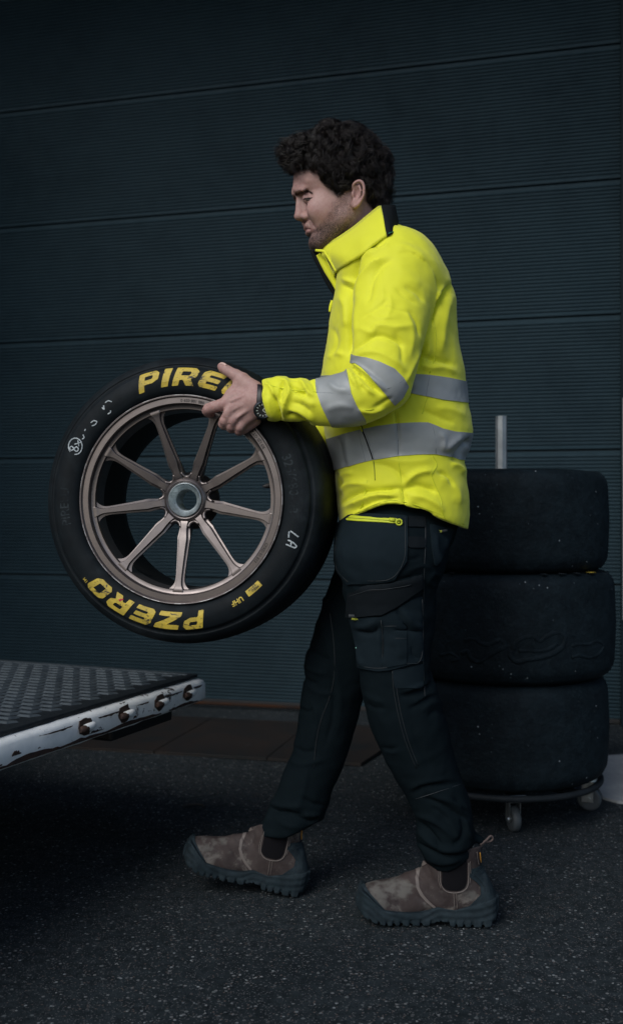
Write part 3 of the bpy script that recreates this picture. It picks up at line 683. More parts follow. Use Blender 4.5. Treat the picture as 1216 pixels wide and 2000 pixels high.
def laplace(V, F, a=0.5, mask=None):
    n = len(V); S = np.zeros((n, 3)); c = np.zeros(n)
    for i in range(4):
        p, q = F[:, i], F[:, (i+1) % 4]
        for ax in range(3): S[:, ax] += np.bincount(p, V[q, ax], n)+np.bincount(q, V[p, ax], n)
        c += np.bincount(p, minlength=n)+np.bincount(q, minlength=n)
    A = S/np.maximum(c, 1)[:, None]; w_ = a if mask is None else a*mask[:, None]
    return V+(A-V)*w_
def vnormals(V, F):
    a = V[F[:, 2]]-V[F[:, 0]]; b = V[F[:, 3 % F.shape[1]]]-V[F[:, 1]] if F.shape[1] == 4 else V[F[:, 1]]-V[F[:, 0]]
    fnm = np.cross(a, b) if F.shape[1] == 4 else np.cross(b, a)
    N = np.zeros_like(V)
    for i in range(F.shape[1]):
        for ax in range(3): N[:, ax] += np.bincount(F[:, i], fnm[:, ax], len(V))
    return N/(np.linalg.norm(N, axis=1)[:, None]+1e-12)
def largest(V, F, keep=1):           # drop stray islands
    n = len(V); lab = np.arange(n)
    for _ in range(400):
        m = lab[F].min(1); new = lab.copy(); 
        for i in range(F.shape[1]): np.minimum.at(new, F[:, i], m)
        new = new[new]
        if (new == lab).all(): break
        lab = new
    u, cts = np.unique(lab, return_counts=True); ids = u[np.argsort(-cts)[:keep]]
    ok = np.isin(lab, ids); mp = -np.ones(n, int); mp[ok] = np.arange(ok.sum()); return V[ok], mp[F[ok[F].all(1)]]
def smin(a, b, k): h_ = np.clip(0.5+0.5*(b-a)/k, 0, 1); return b*(1-h_)+a*h_-k*h_*(1-h_)
def smax(a, b, k): return -smin(-a, -b, k)
def cone(P, a, b, ra, rb, ky=1.0):   # tapered capsule, flattened across Y by ky
    s = np.array([1, ky, 1.0]); p, a, b = P*s, np.asarray(a)*s, np.asarray(b)*s
    ab = b-a; t = np.clip(((p-a)@ab)/(ab@ab+1e-12), 0, 1); d = p-a-t[:, None]*ab
    return np.sqrt((d*d).sum(1))-(ra+(rb-ra)*t)
def chain(P, pts, ky=1.0, k=0.0, dens=0):
    """pts: [(x,y,z,r)...]"""
    pts = np.asarray(pts, float)
    if dens: pts = catmull(pts, dens)
    d = None
    for a, b in zip(pts[:-1], pts[1:]):
        q = cone(P, a[:3], b[:3], a[3], b[3], ky); d = q if d is None else (np.minimum(d, q) if k == 0 else smin(d, q, k))
    return d
def pc(px, py, Y, rpx, Yr=None):     # pixel + radius in pixels -> chain point
    return (*W(px, py, Y), rpx*(Yr or Y)/F_PX)
def ell(P, c, r, R=None):
    q = (P-np.asarray(c))
    if R is not None: q = q@R
    q = q/np.asarray(r); n = np.sqrt((q*q).sum(1)); return (n-1)*min(r)
def slices(P, tab, Ym, p=2.3, yoff=0.0):
    """stack of horizontal slices traced from the side: rows (py, px_front, px_back, half depth[, px of widest])"""
    tab = np.array(tab, float); z = CAM_H-(tab[:, 0]-1000)*Ym/F_PX
    xf = (tab[:, 1]-608)*Ym/F_PX; xb = (tab[:, 2]-608)*Ym/F_PX; hw = tab[:, 3]
    xc = (tab[:, 4]-608)*Ym/F_PX if tab.shape[1] > 4 else (xf+xb)/2
    o = np.argsort(z); ip = lambda v: np.interp(P[:, 2], z[o], v[o])
    f_, b_, h_, c_ = ip(xf), ip(xb), ip(hw), ip(xc)
    dx = P[:, 0]-c_; ax = np.where(dx < 0, c_-f_, b_-c_); ax = np.maximum(ax, 0.004); h_ = np.maximum(h_, .004)
    n = (np.abs(dx/ax)**p+np.abs((P[:, 1]-Ym-yoff)/h_)**p)**(1/p)
    d = (n-1)*np.minimum(ax, h_)
    zlo, zhi = z.min(), z.max(); e = np.maximum(P[:, 2]-zhi, zlo-P[:, 2])
    return np.maximum(d, e)
def polydist(Q, pts):                # distance of 2-D points to a polyline, and the position along it (0..1)
    best = np.full(len(Q), 1e9); tt = np.zeros(len(Q)); pts = np.asarray(pts, float)
    seg = np.linalg.norm(np.diff(pts, axis=0), axis=1); cum = np.concatenate([[0], np.cumsum(seg)]); L = cum[-1]+1e-9
    for i in range(len(seg)):
        a, b = pts[i], pts[i+1]; ab = b-a; t = np.clip(((Q-a)@ab)/(ab@ab+1e-12), 0, 1); d = np.linalg.norm(Q-a-t[:, None]*ab, axis=1)
        m = d < best; best[m] = d[m]; tt[m] = ((cum[i]+t*seg[i])/L)[m]
    return best, tt
def sculpt(V, N, Q, strokes, sel, scale=1.0):
    """fold strokes: (points, half width px, height mm). + raises a ridge, - sinks a crease"""
    D = np.zeros(len(V)); Qs = Q[sel]; acc = np.zeros(len(Qs))
    for pts, wd, amp in strokes:
        pts = catmull(pts, 4) if len(pts) > 2 else np.array(pts, float)
        lo, hi = pts.min(0)-wd*2.6, pts.max(0)+wd*2.6
        m = ((Qs > lo) & (Qs < hi)).all(1)
        if not m.any(): continue
        d, t = polydist(Qs[m], pts); tp = np.clip(np.minimum(t, 1-t)*5, 0, 1)**0.7
        tp = 0.25+0.75*tp
        acc[m] += amp*0.001*(np.exp(-(d/wd)**1.6)+.35*np.exp(-(d/(wd*.5))**2)*(1 if amp < 0 else .3))*tp
    D[sel] = acc*scale; return V+N*D[:, None]
def poly_sd(Q, poly):                # signed distance to a polygon, negative inside
    poly = np.asarray(poly, float); d, _ = polydist(Q, np.vstack([poly, poly[:1]]))
    ins = np.zeros(len(Q), bool); x, y = Q[:, 0], Q[:, 1]
    for (x0, y0), (x1, y1) in zip(poly, np.roll(poly, -1, 0)):
        c = (y0 > y) != (y1 > y); xi = x0+(y-y0)*(x1-x0)/((y1-y0) if y1 != y0 else 1e-9); ins ^= c & (x < xi)
    return np.where(ins, -d, d)
def clip(V, F, fld, N=None, thick=0.0):
    """the part of a quad mesh where fld < 0, its rim cut exactly on fld = 0, raised by thick with a skirt round it"""
    keep = (fld[F] < 0).any(1); F = F[keep]
    inside = (fld[F] < 0).all(1); faces = [tuple(int(i) for i in f) for f in F[inside]]; xV = []; xN = []; ed = {}; base = len(V); rim = []
    NN = N if N is not None else np.zeros_like(V)
    for f in F[~inside]:
        out = []; m = len(f)
        for i in range(m):
            a, b = int(f[i]), int(f[(i+1) % m]); fa, fb = fld[a], fld[b]
            if fa < 0: out.append(a)
            if (fa < 0) != (fb < 0):
                key = (min(a, b), max(a, b))
                if key not in ed:
                    t = min(max(fa/(fa-fb), .04), .96); ed[key] = base+len(xV); xV.append(V[a]+(V[b]-V[a])*t); xN.append(NN[a]+(NN[b]-NN[a])*t)
                out.append(ed[key])
        if len(out) >= 3:
            faces.append(tuple(out)); new = [k for k in range(len(out)) if out[k] >= base]
            for k in range(len(out)):
                if out[k] >= base and out[(k+1) % len(out)] >= base: rim.append((out[k], out[(k+1) % len(out)]))
    A = np.vstack([V, np.array(xV)]) if xV else V; AN = np.vstack([NN, np.array(xN)]) if xV else NN
    if N is not None: A2 = A+AN*thick
    else: A2 = A
    used = np.unique(np.concatenate([np.array(f) for f in faces])) if faces else np.array([], int)
    mp = -np.ones(len(A), int); mp[used] = np.arange(len(used)); Vo = A2[used]; Fo = [tuple(mp[list(f)]) for f in faces]
    if N is not None and rim:
        n0 = len(Vo); sk = []; lo = A-AN*.0012
        for a, b in rim: sk += [A2[a], A2[b], lo[b], lo[a]]
        Vo = np.vstack([Vo, np.array(sk)]); Fo += [(n0+4*i+3, n0+4*i+2, n0+4*i+1, n0+4*i) for i in range(len(rim))]
    return Vo, Fo
def patch(name, V, F, N, poly, mat, parent, thick, sel=None, lift_=0.0006, Q=None):
    fld = poly_sd(PX(V) if Q is None else Q, poly)
    if sel is not None: fld = np.where(sel, fld, np.abs(fld)+5)
    A, Fs = clip(V, F, fld, N, lift_+thick); return part(name, A, Fs, mat, parent)
from mathutils.bvhtree import BVHTree
def bvh(V, F): return BVHTree.FromPolygons([tuple(v) for v in V], [tuple(int(i) for i in f) for f in F])
def cast(B, px, py, back=0.0):
    o = Vector((0, 0, CAM_H)); d = Vector(W(px, py, 1.0))-o; h = B.ray_cast(o, d.normalized())
    if h[0] is None: return None
    return np.array(h[0]+h[1]*back if h[1].dot(d) < 0 else h[0]-h[1]*back)
def seam(name, B, pts, r, mat, parent, back=0.0, dash=False, k=6):
    P = [cast(B, *q, back) for q in catmull(pts, k)]; P = [p for p in P if p is not None]
    runs = []; cur = []
    for p in P:
        if cur and np.linalg.norm(p-cur[-1]) > 0.05: runs.append(cur); cur = []
        cur.append(p)
    runs.append(cur); mb = MB()
    run = max(runs, key=len)
    if len(run) > 2:
        run = np.array(run)
        for _ in range(2): run[1:-1] = run[1:-1]*0.5+(run[:-2]+run[2:])*0.25
        V, F = tube(run, r, 6); mb.add(V, F); return mb.build(name, mat, parent, smooth=True)

# ================================================================ THE MAN
YB = 2.38
man = thing('person', 'man in a yellow reflective jacket and black work trousers walking left, carrying the racing wheel', 'person', (0.25, YB, 0))
def skin_mat():
    m = M('skin', (0.42, 0.262, 0.232), 0.56, 0, spec=.38, mott=[(38, (0.36, 0.190, 0.172), 0.65), (190, (0.48, 0.32, 0.285), 0.5), (600, (0.33, 0.19, 0.17), 0.45, .55, .7)], bump=[(110, 0.30, 0.0016), (520, .45, .0006)])
    t = m.node_tree; b = t.nodes['Principled BSDF']; b.inputs['Subsurface Weight'].default_value = 0.12
    b.inputs['Subsurface Radius'].default_value = (0.006, 0.0025, 0.0015); b.inputs['Subsurface Scale'].default_value = 1.0
    src = b.inputs['Base Color'].links[0].from_socket
    def blend(attr, colr, src, ns, lo, hi, amt):
        at = t.nodes.new('ShaderNodeAttribute'); at.attribute_name = attr
        nz = t.nodes.new('ShaderNodeTexNoise'); nz.inputs['Scale'].default_value = ns; nz.inputs['Detail'].default_value = 6
        tc = t.nodes.new('ShaderNodeTexCoord'); t.links.new(tc.outputs['Object'], nz.inputs['Vector'])
        mr = t.nodes.new('ShaderNodeMapRange'); mr.inputs['From Min'].default_value = lo; mr.inputs['From Max'].default_value = hi; t.links.new(nz.outputs[0], mr.inputs[0])
        mu = t.nodes.new('ShaderNodeMath'); mu.operation = 'MULTIPLY'; t.links.new(at.outputs['Fac'], mu.inputs[0]); t.links.new(mr.outputs[0], mu.inputs[1])
        m2 = t.nodes.new('ShaderNodeMath'); m2.operation = 'MULTIPLY'; m2.inputs[1].default_value = amt; t.links.new(mu.outputs[0], m2.inputs[0])
        mx = t.nodes.new('ShaderNodeMix'); mx.data_type = 'RGBA'; mx.inputs[7].default_value = (*colr, 1)
        t.links.new(m2.outputs[0], mx.inputs[0]); t.links.new(src, mx.inputs[6]); return mx.outputs[2]
    src = blend('red', (0.30, 0.125, 0.115), src, 30, 0.2, 0.5, 0.55)
    src = blend('beard', (0.060, 0.040, 0.034), src, 520, 0.28, 0.62, 1.0)
    src = blend('hairy', (0.020, 0.015, 0.014), src, 400, 0.1, 0.3, 1.0)
    t.links.new(src, b.inputs['Base Color']); return m
m_skin = skin_mat()
YAW = math.radians(9); HC = W(665, 380, YB)          # the head turned a little towards the camera
Rz = np.array([[math.cos(YAW), -math.sin(YAW), 0], [math.sin(YAW), math.cos(YAW), 0], [0, 0, 1]])
def to_head(P): return (P-HC)@Rz+HC                  # world -> unturned head
def from_head(P): return (np.asarray(P)-HC)@Rz.T+HC
skull_tab = [(256, 655, 690, .012, 668), (262, 632, 712, .038, 668), (272, 606, 730, .056, 666), (288, 588, 742, .067, 664), (308, 577.5, 748, .074, 662), (325, 574.5, 750, .0765, 662),
             (345, 572.5, 749, .0775, 662), (362, 571.5, 745, .0765, 664), (371, 571.5, 740, .0750, 664), (379, 578.5, 735, .0735, 664), (387, 587.5, 728, .0730, 664), (400, 591.5, 720, .0725, 664), (415, 594.5, 712, .0705, 664),
             (430, 597, 706, .0680, 664), (440, 599.5, 702, .0655, 662), (448, 601, 700, .0630, 660), (456, 602, 697, .0595, 656), (463, 606.5, 693, .0550, 652), (470, 605.0, 688, .0500, 648), (478, 606, 682, .0430, 645), (485, 611, 672, .0330, 643), (492, 624, 660, .015, 642)]
def HP(px, py, dy):                  # head point seen at a pixel on the near side, mirrored to the far side for dy > 0
    y = YB-abs(dy); Yw = y
    for _ in range(3):
        q = to_head(W(px, py, Yw)); q = from_head(np.array([q[0], y, q[2]])); Yw = q[1]
    q = to_head(W(px, py, Yw)); return np.array([q[0], YB+dy, q[2]])
def head_px(V):                      # pixel at which a head vertex, or its mirror image on the near side, is seen
    q = V.copy(); q[:, 1] = YB-np.abs(q[:, 1]-YB); return PX(from_head(q))
def f_head(Pw):
    P = to_head(Pw)
    d = slices(P, skull_tab, YB, 2.15)
    S = lambda c, r, k, R=None: smin(d, ell(P, c, r, R), k)
    for s in (-1, 1):
        d = smin(d, cone(P, HP(578.5, 371.5, s*.012), HP(592, 371, s*.046), .0075, .0060), .014)         # brow
        d = smin(d, ell(P, HP(624, 411, s*.046), (.024, .013, .018)), .030)                             # cheek bone
        d = smax(d, -ell(P, HP(590, 387, s*.030), (.0150, .0150, .0095)), .012)                       # eye socket
        d = smin(d, ell(P, HP(600.5, 387.5, s*.0315), (.0125, .0125, .0118)), .003)                   # eyeball under its lids
        d = smin(d, cone(P, HP(596.5, 383.0, s*.0285), HP(611, 385.5, s*.044), .0034, .0026), .005)   # upper lid fold
        d = smin(d, cone(P, HP(597, 393.5, s*.028), HP(611, 391, s*.043), .0026, .0020), .006)        # lower lid
    # nose
    nose = [(580.5, 383, .0062), (583, 392, .0068), (583, 403, .0080), (583.5, 414, .0096), (583.6, 423, .0112)]
    d = smin(d, chain(P, [(*W(x, y, YB), r) for x, y, r in nose]), .008)
    d = smin(d, chain(P, [(*W(590, 384, YB), .0075), (*W(594, 400, YB), .0105), (*W(597, 414, YB), .0130), (*W(598, 424, YB), .0140)]), .008)
    d = smin(d, ell(P, HP(584.2, 423.2, 0), (.0125, .0115, .0095)), .004)
    for s in (-1, 1):
        d = smin(d, ell(P, HP(596.5, 423.5, s*.0130), (.0090, .0075, .0078)), .0035)
        d = smax(d, -chain(P, [(*HP(599, 412, s*.0185), .0007), (*HP(604.5, 417, s*.0215), .0012), (*HP(606.5, 424, s*.0215), .0014), (*HP(603.5, 431, s*.019), .0012)], dens=3), .0035)
        d = smax(d, -ell(P, HP(590.5, 433.2, s*.0085), (.0058, .0036, .0042)), .002)
        d = smax(d, -cone(P, HP(607.5, 427, s*.026), HP(613, 444, s*.034), .0008, .0006), .008)     # fold beside the mouth
    # mouth
    d = smin(d, cone(P, HP(600.3, 440.5, -.009), HP(600.3, 440.5, .009), .0066, .0066), .008)
    d = smin(d, cone(P, HP(602.6, 452.3, -.009), HP(602.6, 452.3, .009), .0052, .0052), .006)
    for s in (-1, 1):
        d = smin(d, cone(P, HP(601, 442.5, s*.009), HP(612, 447.0, s*.024), .0048, .0022), .007)
        d = smin(d, cone(P, HP(604, 452.5, s*.009), HP(613, 449, s*.023), .0034, .0016), .006)
        d = smax(d, -cone(P, HP(592.5, 447.2, s*.0), HP(609, 447.6, s*.022), .0014, .0010), .0025)
    d = smax(d, -cone(P, HP(598.5, 460.5, -.012), HP(598.5, 460.5, .012), .0035, .0035), .007)
    d = smin(d, ell(P, HP(617, 474, 0), (.0150, .021, .0150)), .012)                                   # chin
    # jaw line and neck
    for s in (-1, 1): d = smin(d, cone(P, HP(672, 425, s*.053), HP(628, 474, s*.022), .016, .014), .02)
    d = smin(d, chain(P, [(*W(690, 385, YB), .050), (*W(700, 430, YB), .056), (*W(722, 480, YB), .060), (*W(735, 520, YB), .064)]), .022)
    for s in (-1, 1):
        d = smin(d, cone(P, HP(690, 398, s*.058), HP(678, 480, s*.030), .012, .013), .016)             # neck muscle
        # ear
        e = lambda px, py, dd: HP(px, py, s*(.0790+dd))
        hel = [(688, 369, .000, .0030), (689.5, 361, .007, .0034), (695, 355.5, .012, .0036), (702, 353.5, .0155, .0038), (708, 358, .017, .0038), (710.5, 368, .017, .0036), (710, 379, .0155, .0034), (705.5, 390, .012, .0034), (699, 399, .008, .0042), (692, 404, .003, .0050), (688.5, 400, -.001, .0042)]
        ear = ell(P, e(698, 379, .0030), (.0125, .0065, .0265))
        ear = smax(ear, -ell(P, e(696.0, 377, .0095), (.0085, .0080, .0140)), .003)
        ear = smin(ear, chain(P, [(*e(a, b, c), r) for a, b, c, r in hel], dens=3), .0025)
        ear = smin(ear, chain(P, [(*e(701, 362, .010), .0024), (*e(704, 372, .0125), .0026), (*e(701.5, 384, .010), .0028), (*e(696, 392, .006), .0034)]), .003)
        ear = smin(ear, ell(P, e(688.5, 379.5, .002), (.0042, .0045, .0062)), .003)
        ear = smin(ear, ell(P, e(693, 398, .003), (.0085, .0048, .0085)), .004)
        d = smin(d, ear, .004)
    return d
c0 = HC+np.array([0.02, 0, -0.06])
hV, hF = mesh_field(f_head, (HC[0]-.150, YB-.125, W(0, 525, YB)[2]), (HC[0]+.130, YB+.125, W(0, 248, YB)[2]+.01), .0022, 4, 1)
hV, hF = largest(hV, hF)
# ---- hands
def hand_field(P, off=0.0):
    q = lambda px, py, Y, r: (*W(px, py, Y), r)
    d = chain(P, [q(560, 790, 2.19, .030), q(520, 784, 2.198, .0285), q(500, 783, 2.204, .0275)], 1.35)                # wrist
    # back of the hand: four metacarpals, palm mass
    mc = [((500, 766), (447, 778), 2.212, 2.214, .0165, .0135), ((502, 778), (450, 796), 2.208, 2.208, .0160, .0128), ((504, 790), (459, 812), 2.209, 2.210, .0155, .0122), ((506, 802), (472, 826), 2.213, 2.216, .0150, .0115)]
    for a, b, ya, yb, ra, rb in mc: d = smin(d, cone(P, W(*a, ya), W(*b, yb), ra, rb), .010)
    d = smin(d, ell(P, W(476, 785, 2.222), (.030, .016, .032)), .012)
    d = smin(d, cone(P, W(498, 758, 2.212), W(470, 748, 2.222), .0155, .0150), .012)
    # thumb
    th = [q(492, 757, 2.214, .0160), q(474, 741, 2.220, .0150), q(460, 733, 2.224, .0135), q(450, 727.5, 2.227, .0116), q(443, 723.5, 2.229, .0115), q(436, 719, 2.2315, .0108), q(432.5, 716, 2.2325, .0092)]
    d = smin(d, chain(P, th, 1.05, .003), .007)
    d = smin(d, chain(P, [q(470, 752, 2.222, .0120), q(452, 768, 2.222, .0120)], 1.1), .010)                            # web
    fing = [
        [q(447, 783, 2.212, .0138), q(432, 791, 2.214, .0132), q(418, 794.5, 2.219, .0126), q(407.5, 798.5, 2.227, .0124), q(405, 802, 2.238, .0118), q(407, 806, 2.256, .0108), q(411, 808, 2.272, .0098)],
        [q(451, 799, 2.207, .0130), q(445, 812, 2.208, .0124), q(439, 822, 2.213, .0120), q(436.5, 828, 2.224, .0117), q(438, 830, 2.240, .0112), q(441, 831, 2.258, .0104), q(444, 830, 2.272, .0096)],
        [q(459, 815, 2.209, .0122), q(454, 825, 2.211, .0115), q(451.5, 832, 2.216, .0112), q(450.5, 835.5, 2.226, .0108), q(452, 837, 2.242, .0103), q(455, 837, 2.258, .0098), q(457, 836, 2.270, .0090)],
        [q(472, 828, 2.215, .0112), q(468, 836, 2.217, .0105), q(466, 840.5, 2.222, .0100), q(466, 842.5, 2.232, .0096), q(468, 843, 2.246, .0092), q(470, 843, 2.258, .0086)]]
    kn = [(438, 789, 2.203, .0072), (445, 805, 2.1985, .0070), (455, 820.5, 2.2005, .0066), (468.5, 834, 2.2075, .0060)]
    for i, f in enumerate(fing): d = smin(d, chain(P, f, 1.0, .002), .0042 if i else .005)
    for a, b, c, r in kn: d = smin(d, ell(P, W(a, b, c), (r*1.1, r*.7, r)), .006)
    d = smin(d, cone(P, W(500, 822, 2.228), W(478, 838, 2.234), .0115, .0100), .010)                                   # heel of the hand
    # creases at the finger joints, tendons
    for a, b, c in [((401, 797), (406, 791), 2.2165), ((428, 821), (438, 816), 2.2005), ((444, 830), (452, 826), 2.204)]:
        d = smax(d, -cone(P, W(*a, c), W(*b, c-.001), .0009, .0009), .002)
    for i, (a, b) in enumerate([((490, 768), (452, 783)), ((494, 780), (456, 800)), ((496, 792), (464, 815))]):
        d = smin(d, cone(P, W(*a, 2.1965), W(*b, 2.1975), .0022, .0026), .005)
    return d
nV, nF = mesh_field(hand_field, W(385, 870, 2.15)-[0, 0, 0], (W(545, 0, 2.15)[0], 2.30, W(0, 698, 2.15)[2]), .0017, 4, 1)
nV, nF = largest(nV, nF)
# the far hand: the same hand mirrored to the back of the wheel, lower down
fV = nV.copy(); fV[:, 1] = 2*2.4325-fV[:, 1]; fV[:, 0] += .105; fV[:, 2] -= .035; fF = nF[:, ::-1]
# hidden trunk and arms joining them
def trunk_field(P):
    d = chain(P, [(*W(735, 500, YB), .06), (*W(760, 560, YB), .12), (*W(765, 700, YB), .12), (*W(768, 860, YB), .10)], .75)
    for s, Yw in ((-1, 2.20), (1, 2.66)):
        X = 0 if s < 0 else .105; Z = 0 if s < 0 else -.035
        a = W(775, 540, YB+s*.15); b = W(742, 775, 2.16); b[1] = 2.16 if s < 0 else 2.62
        c = W(530, 785, 2.19); c[1] = 2.195 if s < 0 else 2*2.4325-2.195; c = c+np.array([X, 0, Z])
        d = smin(d, chain(P, [(*a, .05), (*b, .038), (*c, .027)]), .02)
    return d
bV, bF = mesh_field(trunk_field, (-.15, 2.0, .90), (.40, 2.8, 1.6), .012, 2, 1)
Vs = [hV, nV, fV, bV]; off = np.cumsum([0]+[len(v) for v in Vs[:-1]])
bodyV = np.vstack(Vs); bodyF = np.vstack([f+o for f, o in zip([hF, nF, fF, bF], off)])
body = part('body', bodyV, bodyF, m_skin, man)
# skin colour zones: beard shadow, lips and flushed cheek, scalp under the hair
Hh = to_head(hV); Qh = head_px(Hh)
beard_poly = [(664, 385), (676, 378), (684, 392), (684, 402), (694, 420), (700, 470), (600, 495), (598, 460), (612, 457), (620, 446), (634, 432), (648, 412), (652, 398)]
bd = np.clip(0.55-poly_sd(Qh, beard_poly)/14, 0, 1)
chin = np.clip(1-poly_sd(Qh, [(604, 458), (640, 440), (680, 440), (680, 500), (600, 500)])/8, 0, 1)
mous = np.clip(1-poly_sd(Qh, [(590, 434), (604, 434), (612, 444), (594, 444)])/4, 0, 1)*0.45
at = np.zeros(len(bodyV), np.float32); at[:len(hV)] = np.maximum(bd*0.50+chin*0.50*bd, mous)
A = body.data.attributes.new('beard', 'FLOAT', 'POINT'); A.data.foreach_set('value', at)
lips = np.clip(1-poly_sd(Qh, [(590.5, 441), (600, 443), (611, 447.5), (604, 454.5), (594, 457)])/2.0, 0, 1)
chk = np.clip(1-poly_sd(Qh, [(612, 405), (640, 400), (648, 425), (630, 445), (616, 430)])/12, 0, 1)*0.30
nos = np.clip(1-poly_sd(Qh, [(572, 415), (590, 410), (604, 420), (600, 434), (574, 434)])/5, 0, 1)*0.42
earm = np.clip(1-poly_sd(Qh, [(688, 350), (714, 350), (714, 385), (700, 404), (686, 404)])/3, 0, 1)*0.32
at2 = np.zeros(len(bodyV), np.float32); at2[:len(hV)] = np.clip(np.maximum.reduce([lips*.75, chk, nos, earm]), 0, 1)
o1 = len(hV); Qn = PX(nV)
for c_, r_ in [((402, 800), 12), ((438, 789), 8), ((431, 824), 10), ((447, 838), 9), ((464, 844), 9), ((455, 821), 7), ((445, 805), 7), ((432, 714), 10)]:
    at2[o1:o1+len(nV)] = np.maximum(at2[o1:o1+len(nV)], 0.45*np.exp(-(np.linalg.norm(Qn-np.array(c_), axis=1)/r_)**2))
A = body.data.attributes.new('red', 'FLOAT', 'POINT'); A.data.foreach_set('value', at2)
hair_poly = [(560, 330), (578, 333), (600, 334), (620, 335), (624, 350), (640, 364), (650, 378), (658, 384), (668, 376), (684, 362), (690, 352), (706, 348), (716, 362), (714, 392), (730, 410), (790, 420), (790, 200), (560, 200)]
hz = np.clip(0.5-poly_sd(Qh, hair_poly)/9, 0, 1)
ext = np.clip((np.abs(Hh[:, 1]-YB)-.083)/.003, 0, 1)
at3 = np.zeros(len(bodyV), np.float32); at3[:len(hV)] = hz*(1-ext)
A = body.data.attributes.new('hairy', 'FLOAT', 'POINT'); A.data.foreach_set('value', at3)
# ================================================================ JACKET
m_jack = M('fluorescent_yellow_softshell', (0.79, 0.815, 0.030), 0.66, 0, mott=[(6, (0.75, 0.775, 0.030), 0.6)], bump=[(1500, 0.25, 0.0004)], sheen=0.2, spec=0.35)
m_tape = M('grey_reflective_tape', (0.315, 0.340, 0.338), 0.5, 0.1, mott=[(12, (0.285, 0.305, 0.315), 0.6)], bump=[(900, 0.15, 0.0004)])
m_bk = M('black_softshell', (0.0055, 0.008, 0.009), 0.8, spec=.2, bump=[(600, .2, .0005)])
m_seam = M('yellow_seam_thread', (0.62, 0.68, 0.02), 0.6)
m_gseam = M('grey_seam_thread', (0.12, 0.14, 0.15), 0.6)
torso_tab = [ # py, front px, back px, half depth
    (452, 735, 782, .045), (460, 715, 798, .065), (470, 700, 810, .088), (485, 680, 824, .118), (500, 658, 838, .142), (520, 652, 853, .164), (548, 655, 871, .190), (575, 652, 882, .198), (600, 647, 885, .200), (640, 641, 888, .200), (670, 637, 891, .198),
    (700, 632, 897, .195), (735, 626, 904, .192), (780, 626, 908, .190), (820, 630, 915, .190), (845, 635, 919, .190), (862, 639, 917, .189), (880, 644, 912, .187), (894, 648, 903, .185), (905, 651, 902, .185), (925, 654, 906, .187), (950, 655, 909, .190), (980, 657, 911.5, .193), (1010, 661, 912, .193), (1034, 663, 909, .190), (1050, 663, 907, .19)]
hem_px = [(600, 1052), (662, 1028), (672, 1017), (690, 1009), (712, 1000), (735, 990), (755, 985), (768, 984.5), (785, 986), (805, 992), (835, 1003), (865, 1016), (890, 1026), (905, 1032), (960, 1046)]
hx = np.array(hem_px)
def arm_pts(pts): return [(*W(px, py, Y), r) for px, py, Y, r in pts]
ua = arm_pts([(775, 512, 2.262, .070), (777, 548, 2.228, .078), (768, 590, 2.198, .0810), (763, 625, 2.178, .0815), (757, 660, 2.160, .0775), (752, 695, 2.146, .0735), (748, 725, 2.134, .0690), (748, 745, 2.128, .0600)])
fa = arm_pts([(752, 757, 2.126, .0515), (728, 768, 2.128, .0545), (703, 774, 2.132, .0600), (675, 781, 2.140, .0575), (645, 785, 2.150, .0545), (615, 785, 2.160, .0510), (585, 782, 2.172, .0485), (560, 779, 2.182, .0500), (540, 780, 2.190, .0490), (526, 781, 2.195, .0470)])
def arms(P):
    d = chain(P, ua, 1.22, .0, dens=2); e = chain(P, fa, 1.20, .0, dens=2)
    e = np.maximum(e, -(P[:, 0]-W(516, 780, 2.196)[0])-(P[:, 2]-W(516, 780, 2.196)[2])*0.14)       # cuff plane
    e = np.maximum(e, -(cone(P, W(500, 781, 2.19), W(536, 781, 2.195), .040, .030, 1.25)))             # hollow cuff
    return smin(d, e, .012)
def far_arm(P):
    a = [(775, 512, 2.50, .070), (772, 560, 2.56, .076), (765, 620, 2.60, .078), (757, 690, 2.625, .072), (752, 735, 2.63, .060)]
    d = chain(P, arm_pts(a), 1.2, 0, dens=2)
    off = np.array([.105, 0, -.035]); h0 = W(530, 781, 2.196); h0[1] = 2*2.4325-2.196; h0 = h0+off
    el = W(752, 757, 2.63); e = cone(P, el, h0, .056, .046, 1.2); return smin(d, e, .02)
def f_jacket(P):
    d = slices(P, torso_tab, YB, 2.35)
    # shoulders and collar base
    d = smin(d, ell(P, W(765, 520, 2.30), (.090, .095, .070)), .05)
    d = smin(d, ell(P, W(765, 520, 2.46), (.090, .095, .070)), .05)
    d = smin(d, cone(P, W(742, 492, YB), W(704, 518, YB), .060, .050), .04)
    a = arms(P); 
    # blend widely at the shoulder, hardly at the elbow
    kz = np.clip((P[:, 2]-1.36)/0.16, 0, 1)*0.040+0.006
    h_ = np.clip(0.5+0.5*(a-d)/kz, 0, 1); d2 = a*(1-h_)+d*h_-kz*h_*(1-h_)
    b = far_arm(P); d2 = smin(d2, b, .02)
    # slit of the tuck at the small of the back and the hem cut
    Q = PX(P); hz_ = np.interp(Q[:, 0], hx[:, 0], hx[:, 1])
    d2 = np.maximum(d2, (Q[:, 1]-hz_)*P[:, 1]/F_PX)
    d2 = np.maximum(d2, -cone(P, W(762, 1060, YB), W(762, 1000, YB), .100, .095, .62))                 # hollow under the hem
    return d2
jV, jF = mesh_field(f_jacket, (W(505, 0, 2.1)[0], 2.00, W(0, 1060, 2.2)[2]), (.40, 2.80, W(0, 440, 2.38)[2]), .0035, 4, 2)
jV, jF = largest(jV, jF)
jN = vnormals(jV, jF); jQ = PX(jV)
isarm = (arms(jV) < .010)
front = jN[:, 1] < 0.35
near = (jV[:, 1] < YB+.02)
arm_sel = isarm & near & (jN[:, 1] < .5); tor_sel = ~isarm & near
